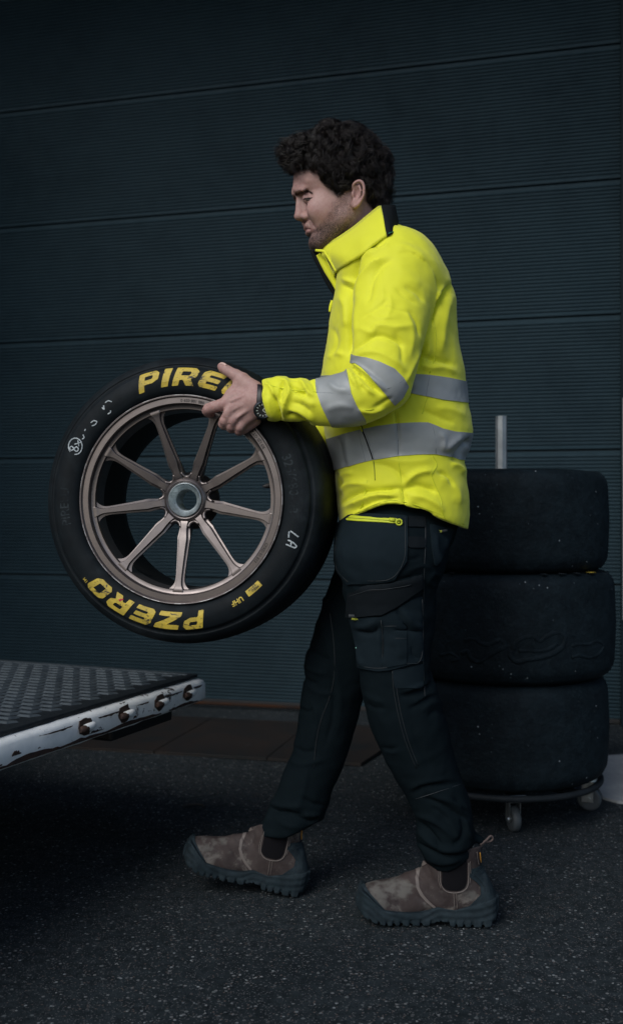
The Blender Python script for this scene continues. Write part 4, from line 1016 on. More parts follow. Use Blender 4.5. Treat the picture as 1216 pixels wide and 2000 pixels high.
arm_str = [
    # upper arm: long soft drags and the bunching over the elbow
    ([(748, 492), (722, 520), (703, 548), (694, 585)], 9, 7), ([(762, 508), (742, 520), (726, 548), (716, 590)], 9, -5),
    ([(757, 584), (735, 602), (708, 618)], 5, -2.6), ([(772, 562), (792, 580), (812, 592)], 6, -2.4), ([(760, 575), (763, 600), (754, 622)], 5, 2.2),
    ([(700, 640), (725, 650), (738, 636), (770, 640), (803, 636)], 7, 4.5), ([(690, 684), (712, 668), (735, 655), (762, 660), (790, 676)], 8, -5.5),
    ([(688, 700), (712, 688), (742, 690), (772, 706), (790, 722)], 8, 4.0), ([(800, 612), (813, 630), (818, 655)], 5, -4), ([(788, 600), (800, 625), (806, 660), (800, 700)], 8, 3),
    ([(742, 596), (776, 606), (808, 612)], 4, -1.6), ([(716, 612), (742, 622), (776, 618)], 5, 1.8), ([(700, 575), (694, 610), (693, 650)], 6, 3),
    ([(770, 650), (783, 672), (786, 706)], 6, -3), ([(822, 684), (806, 718), (790, 748)], 5, 3.5),
    ([(745, 560), (748, 580), (742, 596)], 4, 1.6), ([(775, 520), (800, 540), (822, 560)], 10, 2.0), ([(790, 560), (812, 570), (828, 590)], 7, -2.5),
    # inner elbow: three lines fanning out from the bend
    ([(680, 712), (700, 728), (722, 750), (744, 768)], 4.5, -8), ([(685, 708), (706, 722), (730, 742), (752, 762)], 4, 5), ([(683, 718), (694, 738), (712, 757), (730, 770)], 4, 5), ([(688, 722), (700, 748), (716, 764)], 3.5, -4),
    ([(676, 712), (684, 735), (700, 757)], 4, 4), ([(731, 796), (748, 786), (764, 776)], 4, -3), ([(700, 800), (725, 806), (752, 797)], 5, 3),
    # forearm and cuff
    ([(517, 748), (530, 758), (537, 776)], 4, 5), ([(540, 738), (560, 748), (566, 766), (556, 790), (553, 815)], 5, 6), ([(535, 772), (541, 795), (549, 822)], 4.5, -7), ([(553, 745), (548, 765), (548, 785)], 4, -5),
    ([(523, 775), (528, 800), (536, 820)], 5, 4), ([(567, 753), (580, 764), (600, 769)], 5, -6), ([(580, 742), (592, 750), (602, 766), (612, 772)], 4.5, 6), ([(602, 738), (610, 748), (616, 764)], 4, -4),
    ([(558, 812), (574, 810), (590, 822), (604, 832)], 5, -6), ([(566, 800), (590, 806), (612, 824)], 6, 4.5), ([(585, 775), (600, 786), (618, 790)], 7, 2.5), ([(570, 785), (590, 792), (606, 806)], 5, -2.5),
    ([(560, 735), (572, 738), (584, 742)], 4, -4), ([(524, 742), (516, 770), (524, 808), (530, 822)], 3, 2.5), ([(640, 748), (660, 760), (682, 764)], 6, 2), ([(636, 800), (664, 792), (690, 796)], 8, 2.2)]
tor_str = [
    ([(700, 500), (690, 528), (686, 560), (686, 600), (685, 650), (680, 690)], 7, -10), ([(668, 556), (680, 566), (688, 590)], 5, -5), ([(664, 575), (675, 600), (676, 640)], 9, 5), ([(668, 545), (684, 552), (690, 566)], 4, 4),
    ([(648, 640), (656, 665), (648, 700)], 7, -3), ([(640, 700), (656, 690), (672, 694)], 6, 3),
    # armhole at the back, drag up to the shoulder blade
    ([(880, 556), (868, 572), (856, 588), (849, 612), (838, 632), (826, 644)], 5.5, -11), ([(884, 575), (872, 600), (864, 640), (860, 690)], 11, 5), ([(868, 560), (850, 585), (846, 610)], 6, 6),
    ([(822, 650), (824, 680), (816, 715)], 6, -8), ([(812, 708), (838, 718), (866, 716), (890, 728)], 8, 4.5), ([(826, 695), (850, 704), (884, 712)], 8, -5), ([(832, 650), (836, 680), (832, 706)], 6, 3),
    ([(800, 745), (792, 770), (776, 798)], 7, -7),
    # waist: hip folds below the lower tape
    ([(789, 946), (806, 930), (824, 922), (845, 920)], 6, 6), ([(788, 956), (812, 948), (836, 954), (852, 962)], 7, -5.5), ([(662, 960), (680, 946), (700, 944), (716, 946)], 5.5, 6), ([(668, 982), (690, 966), (716, 960), (748, 958), (783, 953)], 5, -6.5),
    ([(672, 990), (700, 978), (735, 966), (765, 968)], 4.5, 5.5), ([(686, 998), (716, 986), (748, 976), (776, 974)], 4, -4.5), ([(700, 1000), (730, 984), (756, 978)], 4, 3), ([(784, 953), (790, 972), (788, 985)], 4, -4),
    ([(800, 968), (826, 972), (850, 984), (866, 1000)], 7, 4), ([(806, 984), (820, 996), (846, 1006)], 4, -3), ([(862, 930), (878, 940), (892, 958), (896, 985)], 9, 4), ([(853, 922), (872, 930), (884, 950)], 5, -4),
    ([(662, 935), (672, 925), (690, 924)], 6, 4), ([(658, 925), (664, 945), (662, 975)], 5, -4), ([(728, 905), (760, 912), (784, 930), (788, 950)], 8, -3), ([(760, 898), (800, 902), (840, 898)], 10, 3),
    ([(886, 897), (896, 884), (906, 872), (914, 858)], 5, -14), ([(868, 880), (880, 868), (900, 852)], 7, 4), ([(880, 905), (896, 912), (906, 925)], 6, 5), ([(850, 796), (880, 800), (908, 812)], 9, 3), ([(822, 800), (850, 812), (885, 826)], 8, -3),
    ([(676, 850), (680, 880), (684, 910)], 6, 3), ([(662, 855), (668, 885), (672, 912)], 5, -3), ([(858, 845), (866, 860), (862, 880)], 5, 2.5),
    ([(700, 470), (730, 478), (752, 474)], 8, -4), ([(715, 500), (738, 486), (760, 478)], 6, 3), ([(770, 480), (800, 486), (830, 510)], 9, 2.5), ([(820, 520), (846, 545), (864, 575)], 9, -3),
    ([(770, 800), (774, 826), (777, 850), (778, 890)], 2.6, -2.5)]
arm_str = [(a, b*.9, c*(.72 if i < 17 else 1.0)) for i, (a, b, c) in enumerate(arm_str)]
jV = sculpt(jV, jN, jQ, arm_str, arm_sel, 1.5); jN = vnormals(jV, jF)
jV = sculpt(jV, jN, jQ, tor_str, tor_sel & (jN[:, 1] < .6), 1.5)
# small random crumple everywhere, a little more on the far side which nobody drew
from mathutils import noise as mn
cr = np.array([mn.fractal(Vector(v)*16.0, 0.9, 2.0, 3) for v in jV]); jV = jV+jN*(cr*0.0020)[:, None]
jV = laplace(jV, jF, .35); jN = vnormals(jV, jF); jQ = PX(jV)
jacket = part('jacket', jV, jF, m_jack, man)
isarm = (arms(jV) < .014) & near
tor = (~isarm) & (far_arm(jV) > .004)
def tape(poly, sel, th=.0009): return patch('reflective_tape', jV, jF, jN, poly, m_tape, jacket, th, sel, .0010, jQ)
low = [(560, 880), (639, 857), (668, 848), (699, 840), (735, 832), (774, 827), (810, 825), (835, 825), (848, 830), (864, 837), (889, 843), (930, 846), (960, 848), (960, 900), (895, 898), (886, 894), (868, 890), (849, 887), (812, 888), (777, 891), (728, 898), (700, 905), (676, 912), (653, 918), (560, 940)]
tape(low, tor)
tape([(600, 735), (700, 730), (780, 729), (807, 730), (838, 732), (878, 738), (905, 744), (960, 752), (960, 792), (909, 786), (866, 781), (832, 774), (792, 766), (700, 765), (600, 770)], tor)
tape([(684, 690), (690, 694), (715, 698), (740, 706), (770, 720), (788, 739), (797, 755), (786, 777), (770, 792), (757, 776), (745, 760), (725, 738), (705, 718), (693, 710), (684, 709), (672, 712), (672, 700)], isarm)
tape([(674, 713), (645, 724), (616, 741), (618, 766), (627, 792), (641, 820), (649, 835), (650, 850), (720, 850), (713, 819), (696, 792), (685, 767), (680, 738)], isarm)
jB = bvh(jV, jF)
for pts in [[(846, 622), (851, 661), (848, 700), (838, 729)], [(835, 775), (829, 790), (824, 808)], [(843, 888), (853, 907), (846, 920), (842, 928), (849, 947), (860, 973), (863, 1000), (870, 1016)], [(777, 892), (781, 925), (784, 953), (788, 985)], [(771, 800), (773, 825)],
            [(668, 1018), (700, 1000), (735, 984), (765, 977), (800, 983), (850, 1001), (905, 1024)], [(717, 938), (712, 965), (704, 994)], [(617, 766), (560, 760), (524, 752)], [(650, 527), (676, 517), (702, 500), (722, 484), (742, 468), (764, 459)], [(730, 800), (690, 802)]]:
    seam('seam', jB, pts, .0011, m_seam, jacket)
for pts in [[(838, 733), (834, 754), (831, 773)], [(774, 828), (776, 860), (777, 889)], [(843, 829), (849, 856), (850, 886)], [(618, 767), (650, 768), (684, 771)], [(747, 762), (770, 754), (788, 742)], [(712, 838), (722, 868), (731, 896)], [(700, 841), (706, 868), (714, 901)]]:
    seam('tape_seam', jB, pts, .0011, m_gseam, jacket, back=.0010)
seam('pocket_zip', jB, [(702, 824), (707, 838), (714, 856), (722, 878), (728, 897)], .0020, m_bk, jacket, back=.001)
seam('pocket_zip', jB, [(729, 900), (731, 918), (732, 938)], .0013, M('olive_seam_shadow_thread', (.30, .34, .02), .7), jacket)
seam('zip_pull', jB, [(701, 826), (704, 832), (708, 843)], .0019, m_jack, jacket, back=.003)
# ---- collar: a stand-up band, lofted between the neckline and its top edge
def collar():
    top = [(614, 489, .000), (632, 480, .030), (656, 467, .052), (690, 444, .068), (718, 421, .070), (741, 403.5, .060), (758, 401, .040), (770, 401, .000)]
    bot = [(655, 560, .000), (654, 536, .045), (672, 520, .082), (702, 501, .104), (728, 480, .106), (752, 463, .090), (770, 456, .060), (781, 454, .000)]
    top, bot = np.array(top), np.array(bot)
    t = catmull(top, 7); b = catmull(bot, 7); rows = 12; V = []; ms = len(t); cb = []
    for i in range(ms):
        h = cast(jB, b[i][0], b[i][1]) if 6 < i < ms-8 else None; cb.append(np.nan if h is None or h[1] > YB-.01 else h[1]-(YB-b[i][2]))
    cb = np.array(cb); ok_ = ~np.isnan(cb); cb = np.interp(np.arange(ms), np.concatenate([[0], np.where(ok_)[0], [ms-1]]), np.concatenate([[0], cb[ok_], [0]])); cb = np.convolve(np.pad(cb, 3, mode='edge'), np.ones(7)/7, 'valid'); print('collar', cb.round(3))
    def ring(s):                      # s = 0 bottom .. 1 top
        q = b*(1-s)+t*s; near_ = [W(x, y, YB)+np.array([0, -d, 0]) for x, y, d in q]
        bul = math.sin(s*math.pi)*.015
        out = []
        for i, p in enumerate(near_):
            p = p.copy()
            p[1] += (cb[i]-.006)*(1-s)**.7
            p[1] -= bul*(1 if 2 < i < ms-2 else .3); k = i/(ms-1)
            p[0] = (q[i][0]-608)*p[1]/F_PX; p[2] = CAM_H-(q[i][1]-1000)*p[1]/F_PX
            p[1] -= .0030*math.sin(k*23+s*6)*math.sin(s*3.1)*(0.3 if k > .85 or k < .1 else 1); out.append(p)
        far = [np.array([p[0]*1.0+0.0, 2*YB-p[1], p[2]]) for p in out[1:-1]]
        # keep the far half the mirror image about the middle plane
        for f_, p in zip(far, out[1:-1]): pass
        return out+far[::-1]
    R_ = [ring(i/(rows-1)) for i in range(rows)]; m = len(R_[0]); V = np.array([p for r in R_ for p in r])
    return V, rows, m, ms
cV, rows, m_, ms_ = collar()
def band(i0, i1, name, mat, off=0.0, r0=0, r1=None, parent=jacket):
    r1 = rows if r1 is None else r1; F = []
    for r in range(r0, r1-1):
        for i in range(i0, i1):
            a, b = i % m_, (i+1) % m_; F.append((r*m_+a, r*m_+b, (r+1)*m_+b, (r+1)*m_+a))
    used = sorted({v for f in F for v in f}); mp = {v: k for k, v in enumerate(used)}
    c = cV.mean(0); VV = [cV[v]+np.array([0, (cV[v][1]-YB), 0])/(abs(cV[v][1]-YB)+1e-6)*off*min(1, abs(cV[v][1]-YB)/.02) for v in used]
    o = part(name, VV, [tuple(mp[v] for v in f) for f in F], mat, parent); s = o.modifiers.new('t', 'SOLIDIFY'); s.thickness = .0035; s.offset = 0
    return o
kb = int(ms_*0.735)                  # where the black neck panel begins
col = band(0, kb, 'collar', m_jack); band(kb, m_-kb, 'collar_back_panel', m_bk); band(m_-kb, m_, 'collar', m_jack)
# piping along the top and bottom edges of the collar
top_e = [cV[(rows-1)*m_+i] for i in range(0, kb)]; V, F = tube(top_e, .0024, 8); part('collar_piping', V, F, m_jack, col)
m_teal = M('teal_thread', (.02, .22, .15), .6)
e = [cV[(rows-1)*m_+i]+np.array([0, -.002, -.003]) for i in range(kb+1, ms_-3)]; V, F = tube(e, .0008, 6); part('collar_stitch', V, F, m_teal, col)
e = [cV[0*m_+i]+np.array([0, -.003, .004]) for i in range(kb+1, ms_-3)]; V, F = tube(e, .0008, 6); part('collar_stitch', V, F, m_teal, col)
# open front: black storm flap and zip tape running down from the collar tip
def strip(name, line, Yl, wd, mat, th=.003, parent=jacket):
    P = catmull([W(x, y, Y) for (x, y), Y in zip(line, Yl)], 6); w2 = catmull([(a, 0, 0) for a in wd], 6)[:, 0]
    V = []
    T = np.gradient(P, axis=0)
    for p, t_, w_ in zip(P, T, w2):
        n_ = np.array([t_[2], 0, -t_[0]]); n_ /= np.linalg.norm(n_)+1e-9
        V += [p-n_*w_/2, p+n_*w_/2]
    F = [(2*i, 2*i+1, 2*i+3, 2*i+2) for i in range(len(P)-1)]
    o = part(name, V, F, mat, parent); s = o.modifiers.new('t', 'SOLIDIFY'); s.thickness = th; s.offset = 0; return o
strip('storm_flap', [(608, 489), (618, 503), (629, 522), (640, 545), (649, 562), (655, 576), (653, 592)], [2.365]*7, [.006, .016, .018, .018, .015, .010, .006], m_bk, .012)
strip('zip_tape', [(611, 490), (622, 491), (633, 493)], [2.352]*3, [.006, .007, .006], m_bk, .006)
strip('front_placket', [(621, 497), (631, 514), (641, 532), (651, 550), (657, 566)], [2.340]*5, [.010, .014, .015, .012, .006], m_jack, .004)
strip('zip_tape', [(634, 492), (641, 508), (650, 525), (657, 540), (658, 558)], [2.325]*5, [.004, .0045, .0045, .004, .003], m_bk, .004)
strip('collar_front_edge', [(616, 489), (632, 491), (637, 497), (647, 514), (656, 530)], [2.330, 2.322, 2.318, 2.312, 2.305], [.005, .006, .006, .005, .004], m_jack, .004)
strip('front_zip', [(653, 585), (645, 612), (641, 640), (637, 670)], [2.375]*4, [.003]*4, m_bk, .010)
strip('zip_pull', [(648, 587), (645, 598), (643, 609)], [2.365]*3, [.005, .006, .004], m_jack, .004)
# ================================================================ WATCH
wc = W(512.5, 801, 2.1665); m_wb = M('black_watch_rubber', (.008, .009, .010), .45); m_wm = M('dark_watch_metal', (.05, .06, .07), .3, .9); m_wh = M('luminous_white', (.60, .66, .64), .5)
wt = np.array([0.20, -1.0, -0.22]); wt /= np.linalg.norm(wt)
Mw = Vector(wt).to_track_quat('Z', 'Y').to_matrix()
def wdisc(r, h0, h1, n=40, rot=0):
    V = [tuple(wc+np.array(Mw @ Vector((r*math.cos(2*math.pi*i/n+rot), r*math.sin(2*math.pi*i/n+rot), h)))) for h in (h0, h1) for i in range(n)]
    return V, [tuple(range(n))[::-1], tuple(range(n, 2*n))]+[(i, (i+1) % n, n+(i+1) % n, n+i) for i in range(n)]
V, F = wdisc(.0195, -.008, .001, 16); watch = part('watch', V, F, m_wb, man, smooth=False)
V, F = lathe([(0, .0155), (.0030, .0155), (.0040, .0168), (.0030, .0185), (.0, .0195)], 48); part('bezel', [tuple(wc+np.array(Mw @ Vector((x, z, y)))) for x, y, z in V], F, m_wm, watch)
V, F = wdisc(.0156, .0008, .0014); part('dial', V, F, m_blk, watch, smooth=False)
for k in range(12):
    a = math.radians(30*k+6); mb = MB(); c2 = wc+np.array(Mw @ Vector((.0122*math.cos(a), .0122*math.sin(a), .0018)))
    mb.box(c2, (.0036, .0016, .0006), Mw @ Matrix.Rotation(a, 3, 'Z')); mb.build('hour_mark', m_wh, watch)
for a, l in ((50, .0095), (-40, .0080)):
    a = math.radians(a); mb = MB(); c2 = wc+np.array(Mw @ Vector((l/2*math.cos(a), l/2*math.sin(a), .0022))); mb.box(c2, (l, .0014, .0005), Mw @ Matrix.Rotation(a, 3, 'Z')); mb.build('watch_hand', m_wh, watch)
# strap: a band round the wrist
ws = []
for t in np.linspace(0, 2*math.pi, 40, endpoint=False):
    ws.append(np.array([.0012*math.sin(t*2), -.0272*math.cos(t)*1.03, .0375*math.sin(t)]))
cw = W(511, 786, 2.2015); V = []
ax_ = np.array([1, 0.05, -0.14]); ax_ /= np.linalg.norm(ax_)
for p in ws:
    for s_, k in ((-.010, 1.0), (-.009, 1.05), (.009, 1.05), (.010, 1.0)): V.append(cw+p*k+ax_*s_)
n4 = 40; F = [(i*4+j, i*4+j+1, ((i+1) % n4)*4+j+1, ((i+1) % n4)*4+j) for i in range(n4) for j in range(3)]
part('strap', V, F, m_wb, watch)
# ================================================================ TROUSERS
m_tr = M('black_work_cloth', (0.0050, 0.0090, 0.0115), 0.85, 0, mott=[(9, (0.0064, 0.0112, 0.014), 0.6)], bump=[(40, 0.15, 0.003), (1400, 0.2, 0.0003)], sheen=0.0, spec=0.03)
m_pk = M('dark_pocket_cloth', (0.0085, 0.0150, 0.0195), 0.8, 0, mott=[(14, (0.0105, 0.0180, 0.0235), 0.6)], bump=[(1200, 0.35, 0.0004)], sheen=0.0, spec=0.05)
m_st = M('dark_stretch_panel', (0.0075, 0.0105, 0.013), 0.8, spec=.06, bump=[(1800, .3, .0003)])
m_thr = M('dark_grey_thread', (0.0115, 0.016, 0.019), 0.6)
def legpts(rows, Ys):                # rows: (py, left px, right px)
    rows = np.array(rows, float); c = (rows[:, 1]+rows[:, 2])/2; w_ = rows[:, 2]-rows[:, 1]
    yy = np.interp(rows[:, 0], *zip(*Ys)); sl = np.gradient(c, rows[:, 0]); cs = 1/np.sqrt(1+sl**2)
    return [(*W(c[i], rows[i, 0], yy[i]), w_[i]/2*cs[i]*yy[i]/F_PX) for i in range(len(rows))]
near_leg = legpts([(1090, 658, 868), (1140, 668, 852), (1190, 680, 849), (1235, 692, 844), (1280, 697, 840), (1320, 702, 846), (1350, 706, 853), (1380, 711, 862), (1420, 724, 875), (1455, 739, 885), (1490, 757, 893), (1520, 774, 902), (1550, 790, 914), (1580, 806, 922), (1610, 812, 925), (1640, 811, 926), (1665, 826, 922), (1690, 832, 902), (1702, 836, 894)],
                  [(1000, 2.285), (1300, 2.285), (1700, 2.335)])
far_leg = legpts([(1090, 655, 840), (1140, 640, 800), (1200, 622, 770), (1256, 606, 748), (1300, 591, 730), (1340, 590, 716), (1380, 584, 704), (1430, 577, 690), (1480, 568, 675), (1530, 545, 656), (1580, 524, 641), (1606, 508, 632), (1628, 500, 610), (1640, 498, 600)],
                 [(1000, 2.47), (1300, 2.49), (1700, 2.51)])
pelvis_tab = [(960, 668, 896, .150), (1000, 664, 896, .155), (1030, 660, 890, .162), (1060, 657, 880, .166), (1090, 656, 868, .168), (1115, 660, 852, .165), (1140, 690, 838, .150), (1160, 720, 800, .10)]
def cutpx(P, line):                  # positive below a pixel line
    Q = PX(P); l = np.array(line); return (Q[:, 1]-np.interp(Q[:, 0], l[:, 0], l[:, 1]))*P[:, 1]/F_PX
def f_trous(P):
    a = chain(P, near_leg, 1.08); a = np.maximum(a, cutpx(P, [(780, 1640), (811, 1650), (822, 1664), (832, 1686), (858, 1705), (880, 1703), (900, 1690), (925, 1668), (952, 1645), (970, 1640)]))
    b = chain(P, far_leg, 1.08); b = np.maximum(b, cutpx(P, [(480, 1622), (499, 1630), (520, 1636), (556, 1638), (600, 1618), (630, 1602)]))
    # the kicked-up back of the near hem
    a = smin(a, cone(P, W(905, 1625, 2.335), W(944, 1642, 2.335), .020, .005, .8), .012)
    a = np.maximum(a, -chain(P, [(*W(868, 1720, 2.335), .050), (*W(868, 1685, 2.335), .043)], 1.05)) if True else a
    p = slices(P, pelvis_tab, YB, 2.4)
    d = smin(smin(a, p, .035), smin(b, p, .035), .004)
    return np.minimum(d, 9)
tV, tF = mesh_field(f_trous, (W(485, 0, 2.5)[0], 2.12, W(0, 1712, 2.33)[2]-.01), (W(965, 0, 2.3)[0], 2.66, W(0, 962, YB)[2]), .0045, 3, 2)
tV, tF = largest(tV, tF); tN = vnormals(tV, tF); tQ = PX(tV)
isnear = chain(tV, near_leg, 1.08) < .02
nsel = isnear & (tN[:, 1] < .3) | ((tQ[:, 1] < 1130) & (tV[:, 1] < YB)); fsel = ~nsel & (tV[:, 1] > 2.36) & (tQ[:, 1] > 1100) & (tN[:, 1] < .3)
n_str = [
    # seat and thigh
    ([(858, 1128), (846, 1120), (836, 1136), (850, 1150)], 5, 5), ([(880, 1060), (868, 1090), (856, 1112)], 6, -5), ([(848, 1046), (852, 1080), (862, 1106)], 7, 5), ([(870, 1050), (872, 1075)], 5, 4), ([(700, 1146), (760, 1138), (820, 1122)], 5, -5), ([(690, 1152), (740, 1146), (815, 1130)], 4, 4),
    ([(838, 1150), (850, 1180), (848, 1215), (842, 1260)], 6, 4), ([(822, 1120), (824, 1200), (825, 1290)], 3, -3), ([(793, 1095), (822, 1088)], 4, -3), ([(795, 1115), (825, 1105), (840, 1112)], 4, 3),
    # cargo pocket bellows
    ([(700, 1232), (715, 1236), (732, 1234), (738, 1222)], 5, -6), ([(694, 1222), (712, 1224), (735, 1212)], 5, 4), ([(745, 1215), (748, 1250), (746, 1290)], 4, -5), ([(738, 1240), (740, 1270), (746, 1296)], 4, 3.5), ([(696, 1262), (706, 1290), (716, 1300)], 6, 4),
    ([(782, 1188), (796, 1206), (806, 1218), (822, 1226)], 4, 5), ([(774, 1190), (786, 1215), (800, 1228)], 5, -4), ([(766, 1228), (780, 1230), (822, 1234)], 4, -4), ([(800, 1262), (806, 1280), (816, 1288)], 5, -3), ([(760, 1240), (775, 1260), (782, 1285)], 8, 3),
    # behind the knee
    ([(782, 1360), (800, 1358), (830, 1346), (848, 1330)], 5, -6), ([(790, 1350), (815, 1342), (840, 1334)], 4, 4), ([(800, 1386), (820, 1372), (846, 1356)], 5, -5), ([(806, 1376), (832, 1360), (850, 1352)], 4, 5), ([(846, 1290), (842, 1310), (846, 1330)], 4, -4), ([(716, 1372), (730, 1382), (752, 1384)], 5, -3), ([(712, 1355), (730, 1366), (748, 1372)], 5, 3),
    ([(820, 1390), (846, 1372), (864, 1376)], 5, 3), ([(835, 1400), (852, 1388), (870, 1398)], 5, -3), ([(740, 1400), (760, 1440), (790, 1490)], 12, 3), ([(800, 1410), (815, 1450), (838, 1500)], 9, -2.5), ([(745, 1460), (760, 1464), (776, 1458)], 4, -3), ([(752, 1466), (772, 1470)], 4, 3),
    # shin and the bunched hem
    ([(806, 1548), (830, 1536), (868, 1532), (896, 1530)], 5, -5), ([(800, 1540), (830, 1528), (870, 1522)], 5, 3.5), ([(830, 1560), (860, 1570), (892, 1590), (916, 1600)], 6, -6), ([(846, 1556), (880, 1566), (912, 1580)], 6, 5), ([(814, 1592), (840, 1600), (870, 1622), (884, 1640)], 6, 6),
    ([(822, 1608), (836, 1624), (850, 1640), (862, 1660)], 5, -8), ([(816, 1622), (836, 1642), (866, 1660), (900, 1660)], 5, 7), ([(812, 1644), (836, 1660), (868, 1674), (908, 1670), (926, 1654)], 4.5, -9), ([(884, 1650), (898, 1640), (905, 1620), (900, 1600)], 5, -5), ([(910, 1600), (914, 1624), (922, 1640)], 5, 4),
    ([(838, 1678), (862, 1686), (896, 1682)], 5, 4), ([(870, 1600), (884, 1615), (896, 1640)], 6, 5), ([(842, 1576), (862, 1590), (880, 1612)], 5, -4), ([(925, 1640), (938, 1646), (948, 1644)], 4, 4), ([(882, 1560), (898, 1570), (914, 1590)], 4, -4)]
f_str = [([(628, 1166), (640, 1180), (650, 1200)], 6, 3), ([(620, 1210), (640, 1260), (650, 1310)], 12, 3), ([(600, 1262), (622, 1280), (646, 1290)], 5, -3), ([(592, 1300), (612, 1310), (636, 1316)], 5, 3.5), ([(588, 1318), (604, 1332), (620, 1336)], 4, -4), ([(600, 1340), (620, 1352), (650, 1356)], 5, 3),
         ([(584, 1384), (600, 1390), (612, 1386)], 4, -4), ([(606, 1370), (616, 1388), (618, 1420), (606, 1460)], 4, 3), ([(640, 1290), (650, 1340), (650, 1400), (634, 1460)], 4, -2.5), ([(655, 1290), (664, 1360), (660, 1430)], 10, 3), ([(575, 1460), (596, 1470), (618, 1466)], 5, -3), ([(566, 1484), (590, 1492), (630, 1484)], 6, 4),
         ([(600, 1500), (594, 1540), (580, 1580)], 5, 2.5), ([(528, 1578), (545, 1586), (575, 1588), (596, 1592)], 4.5, -8), ([(526, 1568), (552, 1574), (590, 1576)], 5, 5), ([(560, 1590), (584, 1598), (606, 1606), (620, 1602)], 4, -6), ([(565, 1582), (600, 1592), (626, 1592)], 4, 5), ([(524, 1590), (520, 1606), (510, 1620)], 5, 4), ([(540, 1600), (560, 1612), (590, 1616)], 6, 3.5), ([(586, 1556), (610, 1570), (636, 1574)], 5, -3)]
tV = sculpt(tV, tN, tQ, n_str, nsel, 1.0); tN = vnormals(tV, tF); tV = sculpt(tV, tN, tQ, f_str, fsel, 1.2)
cr = np.array([mn.fractal(Vector(v)*14.0, 0.9, 2.0, 3) for v in tV]); tV = tV+tN*(cr*0.0028)[:, None]
tN = vnormals(tV, tF); tQ = PX(tV)
trousers = part('trousers', tV, tF, m_tr, man)
nside = (tV[:, 1] < YB-.02) & (tN[:, 1] < .35) & ((chain(tV, near_leg, 1.08) < .03) | (tQ[:, 1] < 1130))
def tp_(name, poly, mat, th, lift_=.0006, sel=nside): return patch(name, tV, tF, tN, poly, mat, trousers, th, sel, lift_, tQ)
hol = tp_('holster_pocket', [(655, 1040), (662, 1022), (690, 1002), (740, 1006), (793, 1009), (795, 1060), (792, 1096), (768, 1133), (720, 1138), (680, 1141), (655, 1108), (656, 1070)], m_pk, .0045, .001)
cargo = tp_('cargo_pocket', [(682, 1200), (700, 1206), (742, 1205), (772, 1190), (800, 1172), (824, 1164), (824, 1290), (790, 1300), (760, 1308), (738, 1310), (700, 1303), (697, 1262), (688, 1222)], m_pk, .0040, .001)
flap = tp_('pocket_flap', [(684, 1158), (712, 1148), (760, 1142), (800, 1132), (824, 1121), (820, 1148), (778, 1180), (745, 1200), (700, 1204), (681, 1205), (682, 1180)], m_st, .0040, .0052)
inner = tp_('pen_pocket', [(752, 1212), (791, 1212), (792, 1240), (791, 1296), (754, 1302), (753, 1260)], m_pk, .0025, .0052)
knee = tp_('knee_panel', [(766, 1308), (790, 1306), (826, 1296), (825, 1340), (826, 1344), (770, 1344)], m_pk, .0015, .0006)
rear = tp_('back_pocket', [(838, 1024), (884, 1033), (872, 1066), (858, 1096), (848, 1106), (842, 1070)], m_pk, .0030, .0008)
for y in (1046, 1086): tp_('belt_loop', [(796, y-38), (828, y-36), (828, y-16), (796, y-16)], m_st, .003, .001)
tB = bvh(tV, tF)
def tseam(pts, r=.0010, mat=m_thr, back=.0006, name='stitch_seam', parent=trousers): return seam(name, tB, pts, r, mat, parent, back)
for pts in [[(830, 1010), (830, 1060), (828, 1110), (826, 1200), (826, 1300), (829, 1360)], [(766, 1310), (768, 1345), (778, 1400), (792, 1450), (812, 1500)], [(772, 1308), (774, 1345), (784, 1400), (798, 1450), (816, 1495)], [(812, 1560), (850, 1548), (898, 1532)],
            [(640, 1170), (652, 1260), (650, 1340), (622, 1420), (612, 1500)]]:
    tseam(pts)
for pts in [[(789, 1012), (790, 1060), (787, 1094), (765, 1128), (720, 1133)], [(661, 1050), (660, 1106), (683, 1135)]]: tseam(pts, .0008, back=.0058, parent=hol)
for pts in [[(688, 1163), (715, 1152), (762, 1146), (800, 1137)]]: tseam(pts, .0008, back=.0096, parent=flap)
for pts in [[(703, 1298), (740, 1304), (790, 1295), (820, 1285), (820, 1170)], [(744, 1210), (746, 1300)]]: tseam(pts, .0008, back=.0054, parent=cargo)
for pts in [[(752, 1246), (791, 1246)], [(752, 1220), (791, 1220)]]: tseam(pts, .0008, back=.0080, parent=inner)
m_zip = M('lime_zip_tape', (0.55, 0.62, 0.03), .5, bump=[(800, .3, .0004)])
zt = patch('pocket_zip', tV, tF, tN, [(678, 1018), (690, 1009), (718, 1013), (745, 1016), (772, 1016), (779, 1019), (779, 1025), (766, 1025), (735, 1023), (705, 1021)], m_zip, trousers, .0020, nside, .0062, tQ)
tseam([(684, 1014), (712, 1017), (745, 1020), (764, 1021)], .0007, M('olive_zip_line', (.22, .25, .02), .6), .0088, 'zip_line', zt)
c_ = cast(tB, 770, 1021, .0105); V, F = tube([cast(tB, 760, 1019.5, .0105), c_], [.0038, .0050], 8); part('zip_slider', V, F, m_zip, zt)
rg = [cast(tB, 777.5, 1024.5, .0105)+np.array([.0062*math.cos(t), 0, .0062*math.sin(t)]) for t in np.linspace(0, 2*math.pi, 20)]; V, F = tube(rg, .0019, 8); part('zip_pull_ring', V, F, m_zip, zt)
tg = strip('logo_tag', [(682, 1208.5), (700, 1208.8), (721, 1207.5)], [2.178]*3, [.0088, .0088, .0058], m_thr, .0015, trousers)
tg2 = strip('logo_tag', [(842, 1038.0), (858, 1038.5), (875, 1036)], [2.215]*3, [.0075, .0075, .0050], m_thr, .0015, trousers)
m_logo = M('lime_embroidery', (0.42, 0.46, 0.04), .6)
